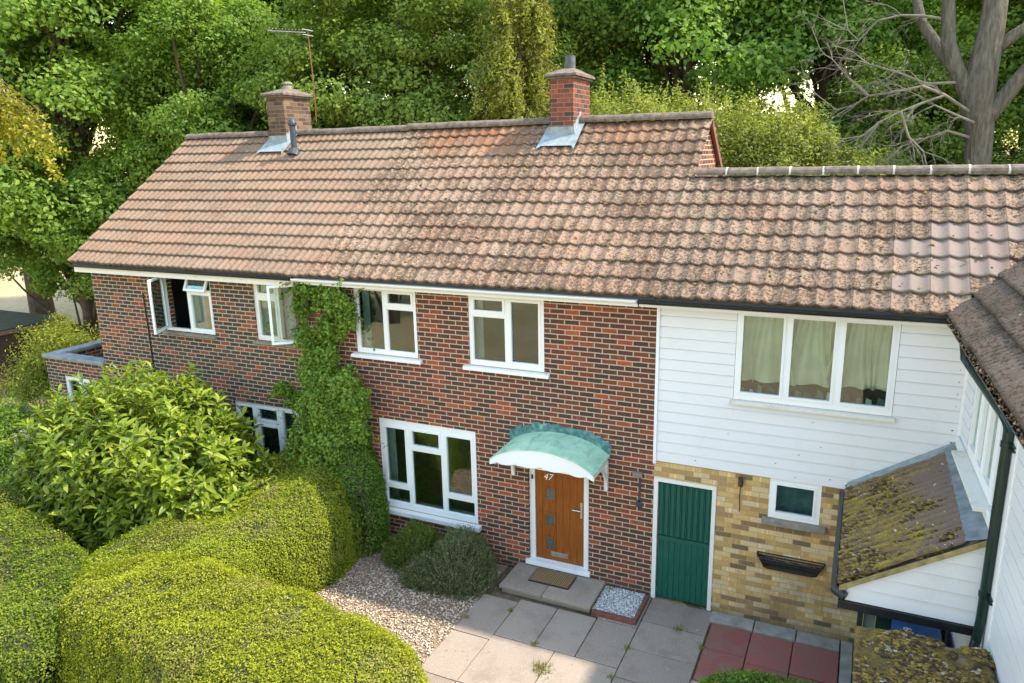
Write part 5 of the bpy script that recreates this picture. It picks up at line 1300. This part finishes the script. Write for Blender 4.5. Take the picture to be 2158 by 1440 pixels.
climber('yellow green climber growing up the brick wall to the eaves between the houses',
        [(-5.85, -.12, 4.36, .34, .2, .14, .22), (-5.35, -.14, 4.22, .36, .25, .24, .38), (-5.08, -.14, 3.95, .22, .2, .32, .30), (-6.02, -.1, 4.0, .16, .16, .28, .10), (-5.45, -.13, 3.72, .22, .2, .26, .18), (-5.98, -.12, 3.5, .2, .2, .2, .12), (-5.6, -.15, 3.25, .34, .26, .24, .36),
         (-5.75, -.2, 2.95, .36, .3, .3, .6), (-5.25, -.25, 2.85, .46, .38, .3, .8), (-4.95, -.3, 2.6, .36, .4, .34, .6), (-5.45, -.3, 2.45, .5, .46, .4, 1.1), (-5.0, -.32, 2.2, .36, .42, .36, .6), (-5.75, -.2, 2.3, .30, .3, .36, .5), (-5.4, -.4, 1.95, .6, .5, .4, 1.2), (-5.6, -.4, 1.5, .6, .5, .5, 1.2),
         (-6.3, -.10, 2.28, .24, .12, .13, .12), (-6.62, -.08, 2.48, .24, .10, .12, .10)],
        4200, L_CLIMB, 71, [[(-5.6, -.08, .0), (-5.62, -.08, 1.8), (-5.5, -.06, 2.9), (-5.52, -.07, 3.6), (-5.4, -.06, 4.3)], [(-5.7, -.08, 0), (-5.8, -.07, 2.4), (-5.6, -.05, 3.3), (-5.75, -.07, 4.4)], [(-5.6, -.05, 1.7), (-6.2, -.05, 2.1), (-6.9, -.05, 2.5)]])
L_DARKC = leaf_mat('mid green bush leaf', ((.035, .09, .012), (.10, .20, .024), (.21, .31, .045)), var=.55, scale=2.0)
hedge('bush', 'dense mid green bush hugging the wall left of the large window', [(-5.15, -.25), (-4.98, -.42)], [.48, .48], [2.15, 2.0], 36000, L_DARKC, CORE, 72, size=.036, roughn=.12, pw=.75, cat='bush')

# ------------------------------------------------------------------ trees
def tree_mesh(blobs, nclump, leaves_per, size, seed, clump_r=(.7, 1.3), flat=.55, shell=.55, asp=.6, up=.55):
    """returns V,F of foliage and clump centres (local coordinates)"""
    r = np.random.default_rng(seed); w_ = np.array([b[3]*b[4]+b[3]*b[5] for b in blobs]); w_ = w_/w_.sum()
    C = []
    for b, k in zip(blobs, w_):
        m_ = max(3, int(round(nclump*k))); d = unit(r.normal(size=(m_, 3))); d[:, 2] = np.where(d[:, 2] < -.35, -d[:, 2]*.6, d[:, 2])
        C.append(np.array(b[:3])+d*np.array(b[3:6])*(shell+(1-shell)*r.uniform(0, 1, m_)**.7)[:, None])
    C = np.concatenate(C); n = len(C)*leaves_per
    idx = np.repeat(np.arange(len(C)), leaves_per); cr = r.uniform(*clump_r, len(C))
    d = unit(r.normal(size=(n, 3))); rr_ = r.uniform(0, 1, n)**.42*(1+.25*snoise(d*1.3+idx[:, None]*.7, 1.0))
    tilt = r.normal(size=(len(C), 2))*.25
    off = d*rr_[:, None]*cr[idx][:, None]*np.array([1, 1, flat]); off[:, 2] += off[:, 0]*tilt[idx, 0]+off[:, 1]*tilt[idx, 1]
    P = C[idx]+off
    ctr = np.array([np.mean([b[0] for b in blobs]), np.mean([b[1] for b in blobs]), np.mean([b[2] for b in blobs])])
    out = unit(P-ctr)
    Nn = d*.5+out*.35+np.array([0, 0, up])+r.normal(size=(n, 3))*.45
    V, F_ = leaf_quads(P, Nn, size, r, asp)
    return V, F_, C
def wood(trunk, trunk_r, C, seed, nlimb=26, r1=.02, twig=True):
    r = random.Random(seed); mb = MB(); mb.tube(trunk, trunk_r, 10)
    T = [Vector(p) for p in trunk]; idx = list(range(len(C))); r.shuffle(idx)
    for i in idx[:nlimb]:
        c = Vector(tuple(float(v) for v in C[i])); f = r.uniform(.35, .95)*(len(T)-1); k = min(int(f), len(T)-2); s_ = T[k].lerp(T[k+1], f-k)
        if s_.z > c.z: s_ = T[max(0, k-1)]
        rr0 = trunk_r[k]*r.uniform(.3, .5); m1 = s_.lerp(c, .35)+Vector((r.uniform(-.3, .3), r.uniform(-.3, .3), r.uniform(.1, .5))); m2 = s_.lerp(c, .7)+Vector((r.uniform(-.3, .3), r.uniform(-.3, .3), r.uniform(.0, .5)))
        mb.tube([s_, m1, m2, c], [rr0, rr0*.7, rr0*.4, r1], 6, cap=False)
    return mb
def tree(name, label, loc, data, woodmb, mat, rot=0, scale=1., group=None, bark='bark', cat='tree'):
    V, F_, C = data
    root = empty(name, loc, label, cat, group); root.rotation_euler = (0, 0, rot); root.scale = (scale,)*3
    def raw(nm, V, F_, mt):
        o = npmesh(nm, V, F_, mt, None); o.parent = root; return o
    raw('crown', V, F_, mat)
    t = woodmb.build('trunk', M[bark], None); t.parent = root
    return root
def copy_tree(src, loc, label, rot, scale, name=None):
    c = src.copy(); COL.objects.link(c); c.location = loc; c.rotation_euler = (0, 0, rot); c.scale = scale if hasattr(scale, '__len__') else (scale,)*3; c['label'] = label
    for ch in list(src.children):
        d = ch.copy(); COL.objects.link(d); d.parent = c
    return c
G_BACK = 'trees behind the houses'
L_MAPLE = leaf_mat('mid green maple leaf', ((.065, .135, .022), (.165, .275, .042), (.30, .39, .08)), var=.5, transl=.5, scale=.45)
L_DEEP = leaf_mat('deep green leaf', ((.065, .145, .028), (.155, .29, .05), (.29, .41, .085)), var=.5, transl=.5, scale=.4)
L_BRIGHT = leaf_mat('bright green leaf', ((.07, .12, .022), (.19, .28, .05), (.33, .40, .10)), var=.5, transl=.5, scale=.5)
L_WILLOW = leaf_mat('pale green willow leaf', ((.10, .13, .03), (.26, .30, .06), (.40, .42, .13)), var=.6, transl=.5, scale=.9)
L_CEDAR = leaf_mat('olive weeping leaf', ((.11, .13, .02), (.28, .30, .055), (.44, .44, .13)), var=.6, transl=.5, scale=.8)

# broad maple prototype: crown centre about 8 m up
bl = [(0, 0, 7.0, 4.2, 4.0, 2.8), (-2.2, .5, 8.6, 3.2, 3.0, 2.4), (2.0, -.6, 9.2, 3.2, 3.0, 2.6), (.3, .2, 11.2, 3.0, 3.0, 2.2), (-.5, -1.5, 5.2, 3.4, 2.6, 1.5)]
dA = tree_mesh(bl, 175, 640, .135, 81); wA = lambda s_: wood([(0, 0, -.1), (.1, 0, 2.5), (-.1, .1, 5), (.2, 0, 8), (.1, .1, 11)], [.42, .34, .28, .18, .07], dA[2], s_, 34)
tA = tree('maple_tree', 'large mid green tree at the far left beyond the end gable', (-20.5, 6.5, -.1), dA, wA(1), L_MAPLE, 0.3, 1.12, G_BACK)
# tall open prototype
bl = [(0, 0, 8.5, 3.4, 3.4, 3.2), (1.5, .6, 11.5, 2.8, 2.6, 2.6), (-1.6, -.6, 11.0, 2.6, 2.6, 2.4), (.2, .3, 13.6, 2.2, 2.2, 1.8), (.4, -.8, 6.0, 3.0, 2.6, 1.6)]
dB = tree_mesh(bl, 170, 620, .14, 82); wB = lambda s_: wood([(0, 0, -.1), (-.2, 0, 3), (.1, .1, 6.5), (0, 0, 10), (.2, .1, 13)], [.36, .30, .24, .15, .05], dB[2], s_, 34)
tB = tree('tall_tree', 'tall deep green tree with dark trunk left of the tan chimney', (-17.2, 11.0, -.1), dB, wB(2), L_DEEP, 1.0, 1.1, G_BACK)
# bright tree between the chimneys
bl = [(0, 0, 6.2, 3.5, 2.6, 2.2), (-1.5, 0, 8.0, 2.7, 2.4, 1.9), (1.6, .2, 8.3, 2.6, 2.4, 2.0), (0, .3, 10.2, 2.6, 2.4, 2.0)]
dC = tree_mesh(bl, 190, 520, .11, 83, clump_r=(.45, .95)); 
tC = tree('field_maple_tree', 'bright yellow green leafy tree between the two chimneys', (-9.6, 8.6, -.1), dC, wood([(0, 0, -.1), (.1, 0, 3), (0, .1, 6), (.2, 0, 9.5)], [.34, .28, .2, .06], dC[2], 3, 34), L_BRIGHT, .4, 1.05, G_BACK)
# copies
copy_tree(tB, (-13.6, 12.5, -.1), 'tall dark tree behind the tan chimney and its aerial', 2.6, 1.05)
copy_tree(tB, (-3.0, 13.5, -.1), 'tall deep green tree right of the red brick chimney', 4.2, 1.08)
copy_tree(tB, (1.0, 14.5, -.1), 'tall deep green tree between the willow bush and the bare trunk', 5.6, 1.0)
copy_tree(tA, (6.6, 14.5, -.1), 'mid green tree behind the bare grey trunk', 2.0, 1.0)
copy_tree(tA, (-15.6, 7.6, -.1), 'mid green spreading tree just behind the left end of the roof', 3.4, (.78, .78, .88))
copy_tree(tB, (-24.0, 15.0, -.1), 'tall deep green tree furthest back at the left', 0.5, 1.15)
copy_tree(tA, (-26.5, 8.5, -.1), 'mid green tree reaching past the left edge of the picture', 5.0, 1.15)
copy_tree(tC, (-6.5, 15.5, -.1), 'bright tree seen in gaps behind the weeping conifer', 2.2, (1.2, 1.2, 1.25))
copy_tree(tB, (-10.0, 18.5, -.1), 'tall dark tree far behind the bright leafy one', 3.6, (1.2, 1.2, 1.1))
copy_tree(tB, (4.0, 23.0, -.1), 'tall deep green tree far behind the dead twigs', 2.9, (1.25, 1.25, .9))
copy_tree(tB, (-27.0, 22.0, -.1), 'tall deep green tree far back between the left trunks', 5.1, (1.3, 1.3, .9))
copy_tree(tC, (10.0, 13.0, -.1), 'bright green tree past the right edge beside the bare trunk', 3.0, 1.2)
copy_tree(tC, (3.6, 12.0, -.1), 'low bright green tree directly left of the bare trunk', 1.7, (.8, .8, .74))
copy_tree(tC, (7.6, 10.6, -.1), 'low bright green tree directly right of the bare trunk', .6, (.75, .75, .72))
d = tree_mesh([(0, 0, 4.3, 2.6, 2.0, 1.9), (-1.8, 0, 3.9, 1.8, 1.6, 1.4), (1.6, .2, 5.0, 1.7, 1.5, 1.3), (.9, -.2, 3.3, 1.6, 1.3, 1.0)], 100, 420, .14, 84, clump_r=(.5, .95))
tree('low_tree', 'low branched leafy tree hanging over the sandy ground beside the end gable', (-19.2, 5.2, -.1), d, wood([(0, 0, -.1), (.1, 0, 2), (0, .1, 4.6)], [.22, .18, .06], d[2], 8, 26), L_MAPLE, 0, 1., G_BACK)
copy_tree(bpy.data.objects['low_tree'], (-14.5, -15.0, -1.2), 'leafy tree across the lane mirrored in the upstairs panes', 2.0, 1.2)
# weeping conifer
def weeping(label, loc, H_, seed):
    r = np.random.default_rng(seed); root = empty('weeping_conifer', loc, label, 'tree', G_BACK); P, Nn = [], []; mb = MB()
    mb.tube([(0, 0, -.1), (.05, 0, H_*.5), (0, .05, H_)], [.3, .2, .03], 9)
    for i in range(210):
        z = H_*r.uniform(.30, 1.0)**.9; R_ = (1-z/H_)*2.1+.55; a = r.uniform(0, 6.28); R_ *= r.uniform(.55, 1.1)
        tip = np.array([R_*math.cos(a), R_*math.sin(a), z-.1*R_]); s_ = np.array([0, 0, z+.15])
        mb.tube([tuple(s_), tuple(s_*.5+tip*.5+np.array([0, 0, .25])), tuple(tip)], [.03, .02, .008], 4, cap=False)
        for k in range(9):
            f = r.uniform(.35, 1.05); b0 = s_*(1-f)+tip*f+np.array([0, 0, .25*math.sin(math.pi*min(f, 1))]); ln = r.uniform(.25, .95); m_ = int(ln*48)
            t = np.linspace(0, 1, m_); sw = r.normal(size=2)*.22
            q = b0+np.stack([sw[0]*t**2, sw[1]*t**2, -ln*t], 1)+r.normal(size=(m_, 3))*.055
            P.append(q); Nn.append(r.normal(size=(m_, 3))+np.array([math.cos(a)*.6, math.sin(a)*.6, .3]))
    P = np.concatenate(P); V, F_ = leaf_quads(P, np.concatenate(Nn), .10, r, .38)
    o = npmesh('crown', V, F_, L_CEDAR, None); o.parent = root; t = mb.build('trunk', M['bark'], None); t.parent = root
    return root
weeping('olive weeping conifer left of the red brick chimney', (-5.6, 7.9, -.1), 12.2, 91)
# pale willow scrub behind the right roof
def scrub(name, label, loc, blobs, ncl, lp, size, seed, mat, group=None, shoots=60):
    d = tree_mesh(blobs, ncl, lp, size, seed, clump_r=(.22, .66), flat=.9, shell=.55, asp=.34, up=.55)
    r = np.random.default_rng(seed+500); Ps, Ns = [], []
    for i in range(shoots):
        b = blobs[r.integers(0, len(blobs))]; u_ = unit(r.normal(size=3)); u_[2] = abs(u_[2])
        q = np.array(b[:3])+u_*np.array(b[3:6])*.95; dd = unit(np.array([r.normal()*.45, r.normal()*.45, 1.])); n = r.integers(14, 34); t = np.linspace(0, .16*b[5]**.5*n/8, n)
        Ps.append(q+dd*t[:, None]+r.normal(size=(n, 3))*size*.45); Ns.append(r.normal(size=(n, 3)))
    V2, F2 = leaf_quads(np.concatenate(Ps), np.concatenate(Ns), size*1.1, r, .34)
    d = (np.concatenate([d[0], V2]), np.concatenate([d[1], F2+len(d[0])]), d[2])
    w_ = wood([(0, 0, -.1), (.1, 0, .35*blobs[0][2]), (0, 0, .7*blobs[0][2])], [.03*blobs[0][2], .025*blobs[0][2], .01*blobs[0][2]], d[2], seed, 30, r1=.012)
    return tree(name, label, loc, d, w_, mat, 0, 1., group, cat='bush')
scrub('willow_bush', 'pale yellow green willow bush behind the roof step', (.1, 8.0, -.1), [(0, 0, 5.2, 2.2, 1.4, 1.7), (-.8, 0, 6.6, 1.0, .9, 1.0), (.3, .1, 6.6, 1.0, .9, .9), (1.3, .1, 5.5, 1.2, 1.2, 1.2), (-2.0, .4, 6.2, 1.1, 1.0, 1.2), (2.3, .3, 5.1, 1.2, 1.0, 1.1), (-1.2, 0, 4.9, 1.6, 1.2, 1.2), (.9, 0, 6.3, .9, .9, .9)], 230, 330, .085, 95, L_WILLOW, shoots=260)
scrub('low_bush', 'low yellow green bush seen just over the ridge right of the red chimney', (-2.9, 7.6, .45), [(0, 0, 6.0, 1.4, 1.0, 1.35), (-1.6, .3, 5.6, 1.2, 1.0, 1.25), (1.2, 0, 6.0, 1.2, 1.0, 1.2)], 110, 320, .085, 96, L_WILLOW, shoots=140)
scrub('ivy_bush', 'yellow green growth at the foot of the bare trunk', (3.2, 9.6, -.1), [(0, 0, 5.1, 1.1, .8, .9), (2.3, .2, 5.2, .9, .8, 1.0), (-1.1, 0, 5.0, .9, .7, .8), (3.2, .4, 5.8, 1.0, .8, 1.1)], 80, 320, .10, 97, L_BRIGHT)
# bare grey tree
bt = empty('bare_tree', (4.5, 9, -.1), 'big bare grey trunk with forking limbs and dead twigs at the right', 'tree')
mb = MB()
def limb(mb, pts, r0, r1, n=10): 
    k = len(pts); mb.tube(pts, [r0+(r1-r0)*i/(k-1) for i in range(k)], n)
mb.tube([(4.55, 9, -.2), (4.53, 9, 2.5), (4.50, 9, 5.3), (4.45, 9, 6.2), (4.42, 9, 6.75), (4.35, 9, 7.15), (4.31, 9, 7.5), (4.34, 9, 7.95), (4.40, 9, 8.5), (4.43, 9.05, 9.26), (4.39, 9.2, 10.6), (4.5, 9.2, 12)], [.36, .30, .26, .255, .27, .31, .33, .29, .25, .22, .17, .1], 20)
trunk = mb.build('trunk', M['bark_grey'], bt, smooth=True)
limbs = [([(4.30, 9, 7.0), (4.10, 8.95, 7.56), (3.87, 8.9, 7.95), (3.66, 8.9, 8.52), (3.58, 8.9, 9.35), (3.3, 8.8, 10.4)], .20, .10), ([(4.15, 9, 7.4), (3.95, 9.1, 7.9), (3.57, 9.3, 8.39), (3.16, 9.5, 9.02), (2.9, 9.6, 9.9)], .17, .08),
         ([(4.42, 9, 6.8), (4.62, 8.95, 7.15), (4.85, 8.9, 7.5), (5.15, 8.8, 7.98), (5.7, 8.6, 8.6)], .19, .12), ([(4.45, 9, 8.25), (4.76, 9, 8.53), (5.2, 9, 8.85)], .14, .10)]
for pts, a, b in limbs: m2 = MB(); limb(m2, pts, a, b, 12); m2.build('limb', M['bark_grey'], bt, smooth=True)
dead = [[(4.40, 8.98, 6.98), (3.67, 8.3, 7.44), (3.2, 8.1, 7.27), (2.89, 8.0, 7.14), (2.5, 7.9, 6.94), (2.28, 7.8, 6.70), (1.9, 7.8, 6.57)],
        [(3.67, 8.3, 7.44), (3.25, 8.2, 7.63), (2.72, 8.3, 7.54), (2.26, 8.4, 7.5), (1.99, 8.4, 7.32), (1.66, 8.5, 7.24), (1.24, 8.5, 7.58)],
        [(3.62, 8.92, 8.95), (3.15, 9.2, 9.11), (2.75, 9.3, 9.17), (2.3, 9.3, 9.10), (1.96, 9.3, 8.72), (1.72, 9.3, 8.96), (1.57, 9.3, 9.63)],
        [(4.30, 9, 7.72), (3.33, 8.6, 7.7), (2.77, 8.5, 7.95), (2.2, 8.5, 8.15), (1.9, 8.5, 8.4)],
        [(2.26, 8.4, 7.5), (1.85, 8.4, 7.88), (1.5, 8.4, 8.28)], [(2.89, 8.0, 7.14), (3.08, 8.0, 6.64), (3.38, 8, 6.34), (3.51, 8, 5.9)], [(2.5, 7.9, 6.94), (2.24, 7.9, 6.5), (1.96, 7.9, 6.4), (1.8, 7.9, 6.0)],
        [(4.42, 8.98, 6.55), (3.8, 8.5, 6.75), (3.4, 8.3, 6.6), (3.0, 8.3, 6.35)], [(4.42, 8.98, 6.85), (4.0, 8.3, 7.0), (3.5, 8.2, 7.25), (3.2, 8.1, 7.1)]]
tw = MB(); rr = random.Random(77)
def grow(p, d, ln, rad_, depth):
    pts = [p]; q = Vector(p); dd = Vector(d).normalized(); n = 5
    for i in range(n):
        dd = (dd+Vector((rr.uniform(-.35, .35), rr.uniform(-.25, .25), rr.uniform(-.38, .24)))).normalized(); q = q+dd*ln/n; pts.append(q.copy())
        if depth > 0 and rr.random() < .55: grow(q.copy(), dd+Vector((rr.uniform(-.9, .9), rr.uniform(-.6, .6), rr.uniform(-.9, .6))), ln*rr.uniform(.4, .75), rad_*.6, depth-1)
    tw.tube(pts, [rad_*(1-.75*i/n) for i in range(n+1)], 4, cap=False)
for pts in dead:
    k = len(pts); tw.tube(pts, [.034-.025*i/(k-1) for i in range(k)], 6)
    for i in range(1, k):
        p = Vector(pts[i]); d = (p-Vector(pts[i-1])).normalized()
        for _ in range(2): grow(p, d+Vector((rr.uniform(-.8, .6), rr.uniform(-.5, .5), rr.uniform(-1., .8))), rr.uniform(.4, 1.0), .010, 2)
tw.build('dead_branches', M['twig'], bt)
# foreground yellowing weeping branches at the far left
def hanging(label, loc, seed):
    r = np.random.default_rng(seed); root = empty('weeping_birch', loc, label, 'tree'); P, Nn = [], []; mb = MB()
    x, y = loc[0], loc[1]
    mb.tube([(x, y, -.1), (x+.1, y, 4), (x+.4, y, 7.2), (x+1.0, y, 8.8)], [.16, .13, .09, .04], 8)
    for i in range(60):
        R_ = r.uniform(.3, 3.45); f0 = R_/4.0; z1 = 8.5-1.75*f0**1.6+r.uniform(-.5, .1)
        tip = np.array([x+R_, y+r.uniform(-.9, .7), z1]); s_ = np.array([x+.6, y, 8.4])
        mb.tube([tuple(s_), tuple((s_+tip)/2+np.array([0, 0, .45])), tuple(tip)], [.02, .014, .006], 4, cap=False)
        for k in range(7):
            f = r.uniform(.45, 1.0); b0 = s_*(1-f)+tip*f+np.array([0, 0, .35*math.sin(math.pi*f)]); ln = r.uniform(.4, 1.5)*(1.35-f0*.75); m_ = int(ln*52); t = np.linspace(0, 1, m_)
            q = b0+np.stack([.12*t**1.5+0*t, .1*t, -ln*t], 1)+r.normal(size=(m_, 3))*.05
            P.append(q); Nn.append(r.normal(size=(m_, 3))+np.array([.2, -.3, .5]))
    P = np.concatenate(P); V, F_ = leaf_quads(P, np.concatenate(Nn), .085, r, .5)
    npmesh('crown', V, F_, leaf_mat('yellowing leaf', ((.12, .15, .02), (.29, .29, .03), (.40, .30, .04), (.40, .15, .03)), var=.55, scale=1.2), root)
    mb.build('trunk', M['bark'], root)
hanging('weeping tree with yellow and orange leaves hanging in at the left edge', (-14.4, -1.0, 0), 99)

# ------------------------------------------------------------------ left garden bits
fe = empty('garden_fence', (-18, 6, 0), 'dark brown board fence behind the extension', 'fence')
for i in range(5):
    x0 = -22.8+i*2.0; f_ = MB()
    for k in range(13): f_.box(Fr((0, 5.0, 0)), x0+.02+k*.15, x0+.15+k*.15, .0, .02+.008*(k % 2), .02, 1.62)
    f_.build('panel', M['fence'], fe); MB().box(Fr((0, 5.0, 0)), x0-.05, x0+.019, -.05, .06, -.1, 1.75).build('post', M['fence'], fe)
shd = empty('shed', (-20.5, 3, 0), 'dark brown shed with a mossy green flat roof at the left edge', 'shed')
s_ = MB()
for k in range(14): s_.box(Fr((0, 2.4, 0)), -23.6, -19.6, .0, .02, -.1+k*.13, .02+k*.13)
s_.box(Fr((0, 2.4, 0)), -23.6, -19.6, -2.2, -.001, -.1, 1.75); s_.build('wall', M['shed'], shd)
MB().box(Fr((0, 2.4, 0)), -23.7, -19.5, -2.35, .12, 1.751, 1.86).build('fascia', plain('brown fascia', (.16, .10, .075), .8, 6, .3), shd)
MB().box(Fr((0, 2.4, 0)), -23.68, -19.52, -2.32, .09, 1.861, 1.90).build('roof', plain('mossy green felt', (.03, .045, .025), .95, 5, .5), shd)
scrub('yellow_bush', 'bright yellow green bush behind the extension at the left', (-15.9, 2.2, -.1), [(0, 0, 1.4, 1.05, .9, 1.15), (-.5, -.3, .8, 1.2, 1.0, .9)], 110, 260, .075, 101, leaf_mat('yellow privet leaf', ((.06, .10, .015), (.20, .24, .03), (.38, .38, .06)), var=.5, scale=1.2))
scrub('dark_bush', 'dark green shrubs between the extension and the laurel', (-13.8, -.9, -.1), [(0, 0, .7, 1.0, .8, .75), (1.1, -.3, .55, .9, .7, .6), (-1.3, .2, .6, 1.0, .8, .7)], 100, 240, .075, 102, L_MAPLE)
fb = scrub('flowering_bush', 'bush with dusty purple flower heads left of the laurel', (-12.6, -1.3, -.1), [(0, 0, 1.05, .75, .6, .75)], 40, 200, .07, 103, L_MAPLE)
r = np.random.default_rng(5); n = 5200; cc = np.array([-12.6, -1.3, 1.1])+unit(r.normal(size=(16, 3))*[1, 1, .6]+[0, -.2, .5])*[.86, .72, .85]
P = np.repeat(cc, n//16, axis=0)+r.normal(size=((n//16)*16, 3))*.075; V, F_ = leaf_quads(P, r.normal(size=P.shape)+[0, -.3, .8], .05, r, .8)
npmesh('flowers', V, F_, leaf_mat('dusty purple petal', ((.18, .12, .19), (.30, .21, .29), (.42, .34, .38)), var=.8, transl=.2), fb)
scrub('low_green_bush', 'pale green low planting at the left edge above the dark hedge', (-10.9, -3.1, -.1), [(0, 0, .6, .8, .5, .55), (-1.0, .2, .6, .8, .5, .5)], 50, 240, .07, 104, L_BRIGHT)
